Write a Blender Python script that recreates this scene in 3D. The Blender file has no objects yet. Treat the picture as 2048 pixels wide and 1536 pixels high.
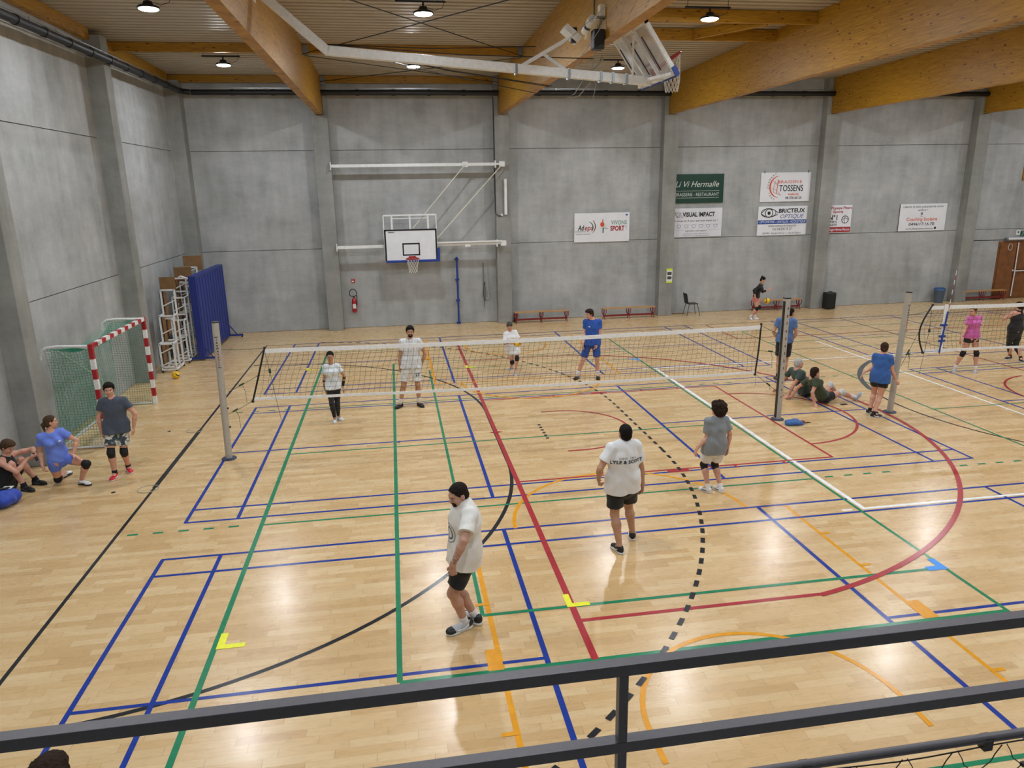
import bpy, bmesh, math, random
import numpy as np
from mathutils import Vector, Matrix
from mathutils.bvhtree import BVHTree
random.seed(7); np.random.seed(7)
C = bpy.context.scene.collection
SC = bpy.context.scene
# ------------------------------------------------------------------ camera
CAM = (-3.32932, -13.78628, 4.81298); YAW, PIT, ROL, FPX = 0.15629, 0.26386, -0.01768, 1451.99
def make_camera():
    F = Vector((math.sin(YAW)*math.cos(PIT), math.cos(YAW)*math.cos(PIT), -math.sin(PIT)))
    R = Vector((math.cos(YAW), -math.sin(YAW), 0)); U = R.cross(F)
    R2 = R*math.cos(ROL)+U*math.sin(ROL); U2 = U*math.cos(ROL)-R*math.sin(ROL)
    cd = bpy.data.cameras.new('camera'); cd.sensor_width = 36; cd.lens = FPX/2048*36
    cd.clip_start = .05; cd.clip_end = 200
    o = bpy.data.objects.new('camera', cd); C.objects.link(o)
    o.matrix_world = Matrix(((R2.x,U2.x,-F.x,CAM[0]),(R2.y,U2.y,-F.y,CAM[1]),(R2.z,U2.z,-F.z,CAM[2]),(0,0,0,1)))
    SC.camera = o
make_camera()
# ------------------------------------------------------------------ world, exposure
w = bpy.data.worlds.new('world'); SC.world = w; w.use_nodes = True
w.node_tree.nodes['Background'].inputs[0].default_value = (.8,.88,1,1)
w.node_tree.nodes['Background'].inputs[1].default_value = 0.3
SC.view_settings.view_transform = 'Standard'; SC.view_settings.look = 'None'
SC.view_settings.gamma = 1; SC.view_settings.use_curve_mapping = False
SC.view_settings.exposure = 0.0
LAMP_STRENGTH = 510.0
LAMP_COLOR = (.90,.95,1.0)
# ------------------------------------------------------------------ materials
def srgb(h):
    if isinstance(h, str):
        v = [int(h[i:i+2],16)/255 for i in (0,2,4)]
        return tuple(((c/12.92) if c <= .04045 else ((c+.055)/1.055)**2.4) for c in v)
    return tuple(h)
MATS = {}
class N:
    """small node helper"""
    def __init__(s, name):
        s.m = bpy.data.materials.new(name); s.m.use_nodes = True
        s.t = s.m.node_tree; s.b = s.t.nodes['Principled BSDF']
    def n(s, typ, **kw):
        x = s.t.nodes.new(typ)
        for k, v in kw.items(): setattr(x, k, v)
        return x
    def l(s, a, b): s.t.links.new(a, b)
    def val(s, x, v):
        if hasattr(v, 'links'): s.l(v, x)
        else: x.default_value = v
    def math(s, op, a, b=None, c=None):
        x = s.n('ShaderNodeMath', operation=op)
        s.val(x.inputs[0], a)
        if b is not None: s.val(x.inputs[1], b)
        if c is not None: s.val(x.inputs[2], c)
        return x.outputs[0]
    def noise(s, vec, scale, detail=3, rough=.55, dim='3D'):
        x = s.n('ShaderNodeTexNoise'); x.inputs['Scale'].default_value = scale
        x.inputs['Detail'].default_value = detail; x.inputs['Roughness'].default_value = rough
        if vec is not None: s.l(vec, x.inputs['Vector'])
        return x.outputs['Fac']
    def mapv(s, vec, scale=(1,1,1), loc=(0,0,0), rot=(0,0,0)):
        x = s.n('ShaderNodeMapping'); x.inputs['Scale'].default_value = scale
        x.inputs['Location'].default_value = loc; x.inputs['Rotation'].default_value = rot
        s.l(vec, x.inputs['Vector']); return x.outputs[0]
    def ramp(s, fac, stops):
        x = s.n('ShaderNodeValToRGB'); e = x.color_ramp.elements
        while len(e) < len(stops): e.new(.5)
        for i, (p, c) in enumerate(stops): e[i].position = p; e[i].color = tuple(c)+(1,) if len(c) == 3 else c
        s.l(fac, x.inputs[0]); return x.outputs[0]
    def mix(s, fac, a, b, mode='MIX'):
        x = s.n('ShaderNodeMix', data_type='RGBA', blend_type=mode)
        s.val(x.inputs[0], fac)
        for i, v in ((6,a),(7,b)):
            if hasattr(v, 'links'): s.l(v, x.inputs[i])
            else: x.inputs[i].default_value = tuple(v)+(1,)
        return x.outputs[2]
    def bump(s, h, strength=.3, dist=.01):
        x = s.n('ShaderNodeBump'); x.inputs['Strength'].default_value = strength
        x.inputs['Distance'].default_value = dist; s.l(h, x.inputs['Height']); s.l(x.outputs[0], s.b.inputs['Normal'])
    def set(s, **kw):
        names = dict(rough='Roughness', metal='Metallic', coat='Coat Weight', coatr='Coat Roughness', spec='Specular IOR Level', trans='Transmission Weight', ior='IOR', alpha='Alpha', sheen='Sheen Weight', sss='Subsurface Weight')
        for k, v in kw.items():
            if k == 'col':
                if hasattr(v, 'links'): s.l(v, s.b.inputs['Base Color'])
                else: s.b.inputs['Base Color'].default_value = tuple(v)+(1,)
            else: s.val(s.b.inputs[names[k]], v)
        return s
def mat(name, col, rough=.5, metal=0, var=.06, scale=18, bump=0, **kw):
    """plain surface with a little procedural variation"""
    if name in MATS: return MATS[name]
    n = N(name); tc = n.n('ShaderNodeTexCoord').outputs['Object']; c = srgb(col)
    f = n.noise(tc, scale, 3)
    lo = tuple(max(0, x*(1-var)) for x in c); hi = tuple(min(1, x*(1+var)) for x in c)
    n.set(col=n.ramp(f, [(.35, lo), (.65, hi)]), rough=rough, metal=metal, **kw)
    if bump: n.bump(f, bump, .004)
    MATS[name] = n.m; return n.m
def cloth(name, col, rough=.85, folds=.6, fold_scale=5.0):
    if name in MATS: return MATS[name]
    n = N(name); tc = n.n('ShaderNodeTexCoord').outputs['Object']; c = srgb(col)
    f = n.noise(n.mapv(tc, (1,1,.45)), fold_scale, 2, .5)
    f2 = n.noise(tc, 400, 2)
    n.set(col=n.ramp(f2, [(.3, tuple(x*.93 for x in c)), (.7, tuple(min(1,x*1.05) for x in c))]), rough=rough, sheen=.15)
    n.bump(f, folds, .06)
    MATS[name] = n.m; return n.m
def emis(name, col, s):
    n = N(name); n.b.inputs['Base Color'].default_value = (0,0,0,1)
    n.b.inputs['Emission Color'].default_value = tuple(col)+(1,); n.b.inputs['Emission Strength'].default_value = s
    MATS[name] = n.m; return n.m
def concrete(name, base, dark):
    n = N(name); tc = n.n('ShaderNodeTexCoord').outputs['Object']
    a = n.noise(n.mapv(tc, (.55,.55,.75)), 1.1, 6, .66)
    b = n.noise(n.mapv(tc, (1.6,1.6,.35)), 1.7, 4, .6)
    c = n.noise(tc, 45, 4, .6)
    s = n.math('ADD', n.math('MULTIPLY', a, .5), n.math('ADD', n.math('MULTIPLY', b, .33), n.math('MULTIPLY', c, .17)))
    d = n.noise(n.mapv(tc, (.5,.5,1.6)), 2.2, 6, .72)
    col = n.ramp(s, [(.36, srgb(dark)), (.62, srgb(base))])
    col = n.mix(.25, col, n.ramp(d, [(.4, (.7,.7,.7)), (.58, (1,1,1))]), 'MULTIPLY')
    n.set(col=col, rough=.72, spec=.35); n.bump(c, .15, .004)
    MATS[name] = n.m; return n.m
M_CONC = concrete('concrete_panel', 'b8babb', '919492')
M_COL = concrete('concrete_column', '9fa09c', '7b7d79')
def wood_floor():
    n = N('maple_strip_floor'); tc = n.n('ShaderNodeTexCoord').outputs['Object']
    sx = n.n('ShaderNodeSeparateXYZ'); n.l(tc, sx.inputs[0])
    H, W = .105, .62
    yy = n.math('DIVIDE', sx.outputs[1], H); row = n.math('FLOOR', yy)
    wn = n.n('ShaderNodeTexWhiteNoise', noise_dimensions='1D'); n.l(row, wn.inputs['W'])
    xx = n.math('ADD', n.math('DIVIDE', sx.outputs[0], W), n.math('MULTIPLY', wn.outputs[0], 7.3)); colm = n.math('FLOOR', xx)
    cb = n.n('ShaderNodeCombineXYZ'); n.l(colm, cb.inputs[0]); n.l(row, cb.inputs[1])
    w2 = n.n('ShaderNodeTexWhiteNoise', noise_dimensions='3D'); n.l(cb.outputs[0], w2.inputs['Vector'])
    col = n.ramp(w2.outputs['Value'], [(0, srgb('cba876')), (.12, srgb('d2b07c')), (.5, srgb('d9b886')), (.85, srgb('e0c496')), (1, srgb('cca975'))])
    # grain
    off = n.n('ShaderNodeVectorMath', operation='MULTIPLY_ADD'); n.l(w2.outputs['Color'], off.inputs[0]); off.inputs[1].default_value = (9,9,9); n.l(tc, off.inputs[2])
    g = n.noise(n.mapv(off.outputs[0], (3.0,55,1)), 1.6, 4, .65)
    col = n.mix(.55, col, n.ramp(g, [(.35, (.80,.76,.70)), (.62, (1.0,1.0,1.0))]), 'MULTIPLY')
    # seams
    fy = n.math('FRACT', yy); fx = n.math('FRACT', xx)
    ey = n.math('LESS_THAN', n.math('MINIMUM', fy, n.math('SUBTRACT', 1, fy)), .018)
    ex = n.math('LESS_THAN', n.math('MINIMUM', fx, n.math('SUBTRACT', 1, fx)), .0035)
    seam = n.math('MAXIMUM', n.math('MULTIPLY', ey, .35), n.math('MULTIPLY', ex, .8))
    col = n.mix(seam, col, srgb('9c7a4c'))
    big = n.noise(tc, .35, 2)
    col = n.mix(.3, col, n.ramp(big, [(.35, (.9,.88,.86)), (.65, (1,1,1))]), 'MULTIPLY')
    r = n.noise(n.mapv(tc, (.8,3,1)), 6, 3)
    n.set(col=col, rough=n.math('MULTIPLY_ADD', r, .10, .23), spec=.5, coat=.2, coatr=.17)
    h = n.noise(n.mapv(tc, (1,2.5,1)), 14, 2)
    n.bump(n.math('SUBTRACT', h, n.math('MULTIPLY', seam, .5)), .035, .01)
    return n.m
M_FLOOR = wood_floor()
def glulam():
    n = N('glued_timber'); tc = n.n('ShaderNodeTexCoord').outputs['Object']
    sx = n.n('ShaderNodeSeparateXYZ'); n.l(tc, sx.inputs[0])
    lam = n.math('FLOOR', n.math('DIVIDE', sx.outputs[2], .045))
    wn = n.n('ShaderNodeTexWhiteNoise', noise_dimensions='1D'); n.l(lam, wn.inputs['W'])
    off = n.n('ShaderNodeVectorMath', operation='MULTIPLY_ADD'); n.l(wn.outputs['Color'], off.inputs[0]); off.inputs[1].default_value = (5,17,0); n.l(tc, off.inputs[2])
    g = n.noise(n.mapv(off.outputs[0], (1.5,1.1,30)), 2.2, 4, .6)
    col = n.ramp(g, [(.3, srgb('8a6012')), (.7, srgb('c1902c'))])
    v = n.n('ShaderNodeTexVoronoi'); v.inputs['Scale'].default_value = 1; n.l(n.mapv(off.outputs[0], (3,3.0,9)), v.inputs['Vector'])
    col = n.mix(n.math('LESS_THAN', v.outputs['Distance'], .15), col, srgb('6e3d14'))
    col = n.mix(.35, col, n.ramp(wn.outputs['Value'], [(0, (.8,.78,.76)), (1, (1,1,1))]), 'MULTIPLY')
    n.set(col=col, rough=.45, spec=.3); return n.m
M_BEAM = glulam()
M_WHITE = mat('white_paint', 'e4e6e6', .35); M_BLACK = mat('black_plastic', '17181a', .45)
M_STEEL = mat('galvanised_steel', '9aa0a4', .35, .9); M_DARK = mat('dark_metal', '25272b', .4, .3)
M_RAIL = mat('rail_paint', '59575c', .45, 0, .05, 60, .05)
M_RED = mat('red_paint', 'a5222b', .4); M_BLUEP = mat('blue_paint', '1d3a8f', .4)
M_ROOF = mat('roof_sheet', 'b3aa98', .45, .0, .03, 3)
# ------------------------------------------------------------------ mesh helpers
class MB:
    def __init__(s): s.v = []; s.f = []; s.mi = []; s.cur = 0
    def add(s, vs, fs):
        o = len(s.v); s.v += [tuple(map(float, p)) for p in vs]
        for f in fs: s.f.append(tuple(o+i for i in f)); s.mi.append(s.cur)
        return s
    def box(s, c, d, rot=None):
        hx, hy, hz = d[0]/2, d[1]/2, d[2]/2
        P = [Vector((x,y,z)) for x in (-hx,hx) for y in (-hy,hy) for z in (-hz,hz)]
        if rot is not None: P = [rot @ p for p in P]
        c = Vector(c)
        return s.add([c+p for p in P], [(0,1,3,2),(4,6,7,5),(0,4,5,1),(2,3,7,6),(0,2,6,4),(1,5,7,3)])
    def b2(s, a, b): # box from corners
        return s.box([(a[i]+b[i])/2 for i in range(3)], [abs(b[i]-a[i]) for i in range(3)])
    def bar(s, a, b, w, h=None, up=(0,0,1)):
        a = Vector(a); b = Vector(b); d = b-a; L = d.length
        if L < 1e-6: return s
        z = d.normalized(); u = Vector(up)
        if abs(z.dot(u)) > .99: u = Vector((0,1,0))
        x = z.cross(u).normalized(); y = x.cross(z)
        h = h or w
        R = Matrix((x,y,z)).transposed()
        return s.box((a+b)/2, (w,h,L), R)
    def cyl(s, a, b, r0, r1=None, n=14, caps=True):
        a = Vector(a); b = Vector(b); r1 = r0 if r1 is None else r1
        z = (b-a).normalized(); u = Vector((0,0,1)) if abs(z.z) < .9 else Vector((0,1,0))
        x = z.cross(u).normalized(); y = z.cross(x)
        vs = []
        for p, r in ((a,r0),(b,r1)):
            for i in range(n):
                t = 2*math.pi*i/n; vs.append(p+x*math.cos(t)*r+y*math.sin(t)*r)
        fs = [(i,(i+1)%n,n+(i+1)%n,n+i) for i in range(n)]
        if caps: fs += [tuple(range(n))[::-1], tuple(range(n,2*n))]
        return s.add(vs, fs)
    def tube(s, pts, r, n=8, closed=False, caps=True):
        pts = [Vector(p) for p in pts]; m = len(pts); vs = []; prev = None
        for i, p in enumerate(pts):
            if closed: t = pts[(i+1)%m]-pts[i-1]
            else: t = pts[min(i+1,m-1)]-pts[max(i-1,0)]
            t.normalize()
            if prev is None:
                u = Vector((0,0,1)) if abs(t.z) < .9 else Vector((1,0,0)); x = t.cross(u).normalized()
            else:
                x = prev - t*prev.dot(t); x.normalize()
            prev = x; y = t.cross(x); rr = r[i] if isinstance(r, (list,tuple)) else r
            for k in range(n):
                a = 2*math.pi*k/n; vs.append(p+x*math.cos(a)*rr+y*math.sin(a)*rr)
        fs = []
        for i in range(m if closed else m-1):
            j = (i+1)%m
            for k in range(n): fs.append((i*n+k, i*n+(k+1)%n, j*n+(k+1)%n, j*n+k))
        if not closed and caps: fs += [tuple(range(n))[::-1], tuple(range((m-1)*n, m*n))]
        return s.add(vs, fs)
    def lathe(s, prof, c=(0,0,0), n=20):
        vs = []; fs = []; m = len(prof)
        for r, z in prof:
            for k in range(n):
                a = 2*math.pi*k/n; vs.append((c[0]+r*math.cos(a), c[1]+r*math.sin(a), c[2]+z))
        for i in range(m-1):
            for k in range(n): fs.append((i*n+k, i*n+(k+1)%n, (i+1)*n+(k+1)%n, (i+1)*n+k))
        fs += [tuple(range(n))[::-1], tuple(range((m-1)*n, m*n))]
        return s.add(vs, fs)
    def sphere(s, c, r, nu=16, nv=10, R=None):
        rr = r if isinstance(r, (tuple,list)) else (r,r,r); vs = []; fs = []
        for j in range(nv+1):
            ph = math.pi*j/nv
            for i in range(nu):
                th = 2*math.pi*i/nu
                p = Vector((rr[0]*math.sin(ph)*math.cos(th), rr[1]*math.sin(ph)*math.sin(th), rr[2]*math.cos(ph)))
                if R is not None: p = R @ p
                vs.append(Vector(c)+p)
        for j in range(nv):
            for i in range(nu): fs.append((j*nu+i, (j+1)*nu+i, (j+1)*nu+(i+1)%nu, j*nu+(i+1)%nu))
        return s.add(vs, fs)
    def build(s, name, m, parent=None, smooth=False, bevel=0, loc=None):
        me = bpy.data.meshes.new(name); me.from_pydata(s.v, [], s.f)
        for x in (m if isinstance(m, (list,tuple)) else [m]): me.materials.append(x)
        if any(s.mi): me.polygons.foreach_set('material_index', s.mi)
        bm = bmesh.new(); bm.from_mesh(me); bmesh.ops.remove_doubles(bm, verts=bm.verts, dist=1e-6)
        bmesh.ops.recalc_face_normals(bm, faces=bm.faces); bm.to_mesh(me); bm.free()
        o = bpy.data.objects.new(name, me); C.objects.link(o)
        if smooth:
            for p in me.polygons: p.use_smooth = True
            try: me.set_sharp_from_angle(angle=math.radians(40))
            except Exception: pass
        if bevel:
            b = o.modifiers.new('bevel','BEVEL'); b.width = bevel; b.segments = 2; b.limit_method = 'ANGLE'
        if parent is not None: attach(o, parent)
        if loc is not None: o.location = loc
        return o
def attach(o, parent):
    o.parent = parent
    if parent.get('_w'): o.location = Vector(o.location) - Vector(parent['_w'])
def thing(name, label, cat, loc=(0,0,0), group=None, kind=None):
    o = bpy.data.objects.new(name, None); C.objects.link(o); o.location = loc; o.empty_display_size = .1
    o['label'] = label; o['category'] = cat
    if group: o['group'] = group
    if kind: o['kind'] = kind
    # children are modelled in world coordinates
    o['_w'] = [float(x) for x in loc]
    return o
def tag(o, label, cat, group=None, kind=None):
    o['label'] = label; o['category'] = cat
    if group: o['group'] = group
    if kind: o['kind'] = kind
    return o
def struct(o, label=None):
    o['kind'] = 'structure'
    if label: o['label'] = label
    return o
def copy_thing(src, off, label, group=None):
    c = src.copy(); C.objects.link(c); c.location = Vector(src.location)+Vector(off); c['label'] = label
    if group: c['group'] = group
    for ch in list(src.children):
        d = ch.copy(); C.objects.link(d); d.parent = c
        for g in list(ch.children):
            e = g.copy(); C.objects.link(e); e.parent = d
    return c
def strip(o):
    pass
# text lying in the plane spanned by right/up at origin p
def text_mesh(txt, size, bold=0, shear=0, align='CENTER', space=1.0, sx=1.0):
    cu = bpy.data.curves.new('lettering','FONT'); cu.body = txt; cu.size = size; cu.align_x = align; cu.align_y = 'CENTER'
    cu.offset = bold; cu.shear = shear; cu.space_character = space; cu.resolution_u = 3
    o = bpy.data.objects.new('lettering_tmp', cu); C.objects.link(o)
    dg = bpy.context.evaluated_depsgraph_get(); me = bpy.data.meshes.new_from_object(o.evaluated_get(dg))
    bpy.data.objects.remove(o); bpy.data.curves.remove(cu)
    V = [(v.co.x*sx, v.co.y) for v in me.vertices]; F = [tuple(p.vertices) for p in me.polygons]
    bpy.data.meshes.remove(me); return V, F
def put_text(mb, txt, size, p, right=(1,0,0), up=(0,0,1), mi=0, fit=None, **kw):
    V, F = text_mesh(txt, size, **kw)
    if fit and V:
        w_ = max(v[0] for v in V)-min(v[0] for v in V); k = fit/w_ if w_ > 0 else 1
        V = [(x*k, y) for x, y in V]
    p = Vector(p); r = Vector(right); u = Vector(up)
    old = mb.cur; mb.cur = mi
    mb.add([p+r*x+u*y for x, y in V], F); mb.cur = old
# ================================================================== the hall
XL, XR, YB, YF = -10.25, 27.2, 12.82, -19.0
ROOFZ = lambda y: 8.47 + .014*(12.8-y)
fl = MB().b2((XL-.3, YF-.3, -.2), (XR+.3, YB+.3, 0)).build('floor', M_FLOOR); struct(fl, 'pale maple strip sports floor with many coloured court lines')
def wall_panels(name, axis, pos, a0, a1, zs, thick=.2, extra=None):
    m = MB()
    sgn = 1 if pos > 0 else -1
    for z0, z1 in zip(zs[:-1], zs[1:]):
        if axis == 'y': m.b2((a0, pos, z0+.009), (a1, pos+sgn*thick, z1-.009))
        else: m.b2((pos, a0, z0+.009), (pos+sgn*thick, a1, z1-.009))
    if axis == 'y': m.b2((a0, pos+sgn*.05, 0), (a1, pos+sgn*(thick+.05), zs[-1]))
    else: m.b2((pos+sgn*.05, a0, 0), (pos+sgn*(thick+.05), a1, zs[-1]))
    o = m.build(name, M_CONC); return struct(o)
wall_panels('wall_back', 'y', YB, XL-.2, XR+.2, [0, 2.86, 6.15, 8.95])
wall_panels('wall_left', 'x', XL, YF-.2, YB+.2, [0, 2.86, 6.15, 8.95])
wall_panels('wall_right', 'x', XR, YF-.2, YB+.2, [0, 2.86, 6.15, 8.95])
wall_panels('wall_front', 'y', YF, XL-.2, XR+.2, [0, 2.86, 6.15, 8.95])
# door bay: one more joint under the panel joint
struct(MB().b2((19.75, YB-.004, 2.40), (XR, YB+.01, 2.43)).build('trim_1', M_DARK))
# corrugated roof, ribs run along the hall
def roof():
    m = MB(); P = .28; y = YF-.2; prof = []
    while y < YB+.3:
        for dy, dz in ((0,0),(.15,0),(.165,.11),(.265,.11)): prof.append((y+dy, ROOFZ(y+dy)+dz+.02))
        y += P
    vs = []
    for x in (XL-.2, XR+.2):
        vs += [(x, a, b) for a, b in prof]
    n = len(prof)
    m.add(vs, [(i, i+1, n+i+1, n+i) for i in range(n-1)])
    m.b2((XL-.2, YF-.2, 9.15), (XR+.2, YB+.2, 9.3))
    return struct(m.build('ceiling', M_ROOF), 'ribbed pale sheet roof')
roof()
# columns on the back and left walls
COLX = [-5.5, .60, 6.75, 13.02, 19.35, 25.5]
for i, x in enumerate(COLX):
    top = 7.25
    m = MB().b2((x-.26, 12.42, 0), (x+.26, 12.85, top))
    m.b2((x-.26, 12.42, top), (x-.11, 12.85, 8.5)) ; m.b2((x+.11, 12.6, top), (x+.26, 12.85, 8.5))
    struct(m.build('column', M_COL, bevel=.012), 'grey concrete column on the back wall under a timber beam')
struct(MB().b2((XL-.02, 12.3, 0), (-9.80, 12.85, 8.3)).build('column', M_COL, bevel=.012), 'concrete column in the far left corner')
for y in (6.08, -.02, -6.2, -12.4):
    struct(MB().b2((XL-.02, y, 0), (-9.85, y+.45, 8.45)).build('column', M_COL, bevel=.012), 'grey concrete column on the left wall')
# timber beams across, resting on the columns
for i, x in enumerate(COLX):
    m = MB(); w_ = .105; y0, y1 = YF, 12.62
    vs = []
    for yy in (y0, y1):
        for xx in (x-w_, x+w_):
            vs += [(xx, yy, 7.26), (xx, yy, ROOFZ(yy)+.02)]
    m.add(vs, [(0,1,3,2),(4,6,7,5),(0,4,5,1),(2,3,7,6),(0,2,6,4),(1,5,7,3)])
    struct(m.build('ceiling_beam', M_BEAM, bevel=.006), 'deep glued timber roof beam')
def purlin(x0, x1, y, h=.22, lab='slim timber purlin between the roof beams', z=None):
    z1 = ROOFZ(y)+.01 if z is None else z
    struct(MB().b2((x0, y-.05, z1-h), (x1, y+.05, z1)).build('ceiling_beam', M_BEAM), lab)
purlin(XL, -5.61, 12.62); purlin(-5.39, .49, 12.62); purlin(XL, -5.61, 7.6); purlin(-5.39, .49, 7.6)
purlin(.71, 6.64, 5.15, .27); purlin(.71, 6.64, 3.25, .27); purlin(XL, -5.61, -3.0); purlin(-5.39, .49, -3.0)
struct(MB().bar((4.4, 5.0, 8.43), (5.5, 3.4, 8.45), .1, .22).build('ceiling_beam', M_BEAM), 'short diagonal timber brace between two purlins')
for a, b in ((-19.0, -6.3), (-5.75, -.05), (.43, 6.08), (6.53, 12.3)):
    z = ROOFZ((a+b)/2)
    struct(MB().b2((XL+.02, a, z-.27), (XL+.17, b, z)).build('ceiling_beam', M_BEAM), 'timber eaves beam along the left wall')
# steel shoes where purlins meet the beams
m = MB()
for x in (-5.39, .49):
    for y in (7.6, 12.55):
        s = 1 if x < 0 else -1
        m.b2((x, y-.09, ROOFZ(y)-.26), (x+s*.02, y+.09, ROOFZ(y)-.02)); m.b2((x, y-.065, ROOFZ(y)-.26), (x+s*.14, y-.055, ROOFZ(y)-.02))
struct(m.build('trim_2', M_STEEL), 'steel brackets at the purlin ends')
# bracing rods between the beams
def rod(a, b, r=.008, mtl=None):
    o = MB().tube([a, b], r, 6).build('bracing_rod', mtl or M_DARK, smooth=True)
    o['kind'] = 'structure'; return o
z = 8.30
for a, b in (((-5.39, 7.5, z), (.49, -.1, z+.06)), ((-5.39, -.1, z+.06), (.49, 7.5, z)), ((-5.39, 7.7, z), (.49, 12.4, z-.02)), ((-5.39, 12.4, z-.02), (.49, 7.7, z))):
    rod(a, b, .011, mat('polished_rod', '4a4a4c', .15, .9))
# black rain pipe under the eaves
M_PIPE = mat('black_pipe', '101115', .5)
def pipe(a, b, lab, r=.085, coup=1.1):
    a = Vector(a); b = Vector(b); d = b-a; L = d.length
    t = thing('drain_pipe', lab, 'pipe', (a+b)/2, 'black pipes under the roof')
    MB().cyl(a, b, r, n=18).build('pipe', M_PIPE, t, smooth=True)
    k = int(L/coup)
    for i in range(1, k):
        p = a+d*(i/k); u = d.normalized()
        MB().cyl(p-u*.06, p+u*.06, r*1.16, n=18).build('coupling', M_PIPE, t, smooth=True)
    m = MB()
    off = Vector((0,0,.13)); m.bar(a+off, b+off, .02)
    for i in range(k):
        p = a+d*((i+.5)/k); m.b2(p+Vector((-.012,-.012,.06)), p+Vector((.012,.012,.16)))
    m.build('hanger_rail', M_STEEL, t)
    return t
pipe((-9.78, -12, 7.72), (-9.72, 11.85, 7.96), 'long black drain pipe along the top of the left wall')
seg = [(-9.42, -5.62), (-5.38, .48), (.72, 6.63), (6.87, 12.9), (13.14, 19.23), (19.47, 25.0)]
names = ['behind the left corner', 'above the wall basketball hoop', 'behind the raised glass backboard', 'above the four sponsor boards', 'above the coaching board', 'above the brown door']
for (x0, x1), nm in zip(seg, names): pipe((x0, 12.3, 7.93), (x1, 12.3, 7.93), 'black drain pipe along the back wall '+nm)
t = thing('drain_pipe', 'short angled black drain pipe turning the far left corner', 'pipe', (-9.7, 12.1, 7.95), 'black pipes under the roof')
MB().tube([(-9.72, 11.87, 7.96), (-9.72, 12.05, 7.96), (-9.64, 12.24, 7.95), (-9.445, 12.29, 7.93)], .085, 18).build('elbow', M_PIPE, t, smooth=True)
# ------------------------------------------------------------------ lamps
M_LED = emis('led_lens', LAMP_COLOR, LAMP_STRENGTH)
def highbay(x, y, z, lab):
    t = thing('high_bay_light', lab, 'ceiling light', (x, y, z), 'round LED high bay lights')
    MB().lathe([(.05,.12),(.08,.11),(.10,.05),(.17,.035),(.20,.012),(.205,-.015),(.18,-.02)], (x,y,z), 22).build('housing', M_DARK, t, smooth=True)
    MB().lathe([(.002,-.048),(.09,-.046),(.155,-.035),(.178,-.02)], (x,y,z), 14).build('lens', M_LED, t, smooth=True)
    m = MB().cyl((x,y,z+.12), (x,y,z+.2), .02, n=8); m.bar((x-.55,y,z+.21), (x+.45,y,z+.21), .035)
    for k in (-.5,.4): m.cyl((x+k,y,z+.21), (x+k,y,ROOFZ(y)+.05), .006, n=6)
    m.tube([(x+.42,y,z+.2),(x+.38,y,z+.1),(x+.22,y,z+.05),(x+.1,y,z+.1)], .006, 6)
    m.build('mounting_bar', M_DARK, t)
LX = [-7.62, -2.47, 3.55, 9.8, 16.1, 22.4]; LY = [8.62, 2.15, -4.4, -10.9]
for j, y in enumerate(LY):
    for i, x in enumerate(LX):
        who = ['in the first bay from the left', 'in the second bay from the left', 'in the third bay', 'in the fourth bay', 'in the fifth bay', 'in the sixth bay'][i]
        row = ['row nearest the back wall', 'second row from the back wall', 'third row from the back wall', 'row above the gallery'][j]
        highbay(x, y, 8.2, 'round LED lamp %s, %s' % (who, row))
# ------------------------------------------------------------------ court lines: paint on the floor
def paint(name, col): return mat(name, col, .22, 0, .07, 9, spec=.25)
P_BLUE = paint('blue_line', '1f3b92'); P_GREEN = paint('green_line', '23805a'); P_RED = paint('red_line', 'a8343c')
P_BLACK = paint('black_line', '26282c'); P_WHITE = paint('white_line', 'eef0f0'); P_ORANGE = paint('orange_line', 'e09a20')
P_GREY = paint('grey_band', '4a4c50')
class Lines:
    def __init__(s, z): s.m = MB(); s.z0 = z; s.k = 0
    @property
    def z(s): s.k += 1; return s.z0+s.k*1.2e-5
    def seg(s, a, b, w=.05):
        a = Vector((*a,0)); b = Vector((*b,0)); d = (b-a).normalized(); q = Vector((-d.y,d.x,0))*w/2; z = Vector((0,0,s.z))
        s.m.add([a-q+z, b-q+z, b+q+z, a+q+z], [(0,1,2,3)]); return s
    def rect(s, x0, y0, x1, y1):
        z = s.z; s.m.add([(x0,y0,z),(x1,y0,z),(x1,y1,z),(x0,y1,z)], [(0,1,2,3)]); return s
    def arc(s, c, r, a0, a1, w=.05, n=48, dash=None):
        a0, a1 = math.radians(a0), math.radians(a1); L = abs(a1-a0)*r
        def ring(p, q, k):
            vs = []
            for i in range(k+1):
                t = p+(q-p)*i/k; vs += [(c[0]+math.cos(t)*(r-w/2), c[1]+math.sin(t)*(r-w/2), s.z), (c[0]+math.cos(t)*(r+w/2), c[1]+math.sin(t)*(r+w/2), s.z)]
            s.m.add(vs, [(2*i,2*i+1,2*i+3,2*i+2) for i in range(k)])
        if dash:
            k = int(L/(2*dash)); sg = 1 if a1 > a0 else -1
            for i in range(k+1):
                t = a0+sg*i*2*dash/r; ring(t, t+sg*dash/r, 2)
        else: ring(a0, a1, n)
        return s
    def dashes(s, a, b, on, off, w=.05):
        a = Vector(a); b = Vector(b); L = (b-a).length; u = (b-a).normalized(); t = 0
        while t+on <= L+.01: s.seg(a+u*t, a+u*(t+on), w); t += on+off
        return s
    def done(s, name, m, lab): 
        o = s.m.build(name, m, fl); o['label'] = lab; return o
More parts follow.
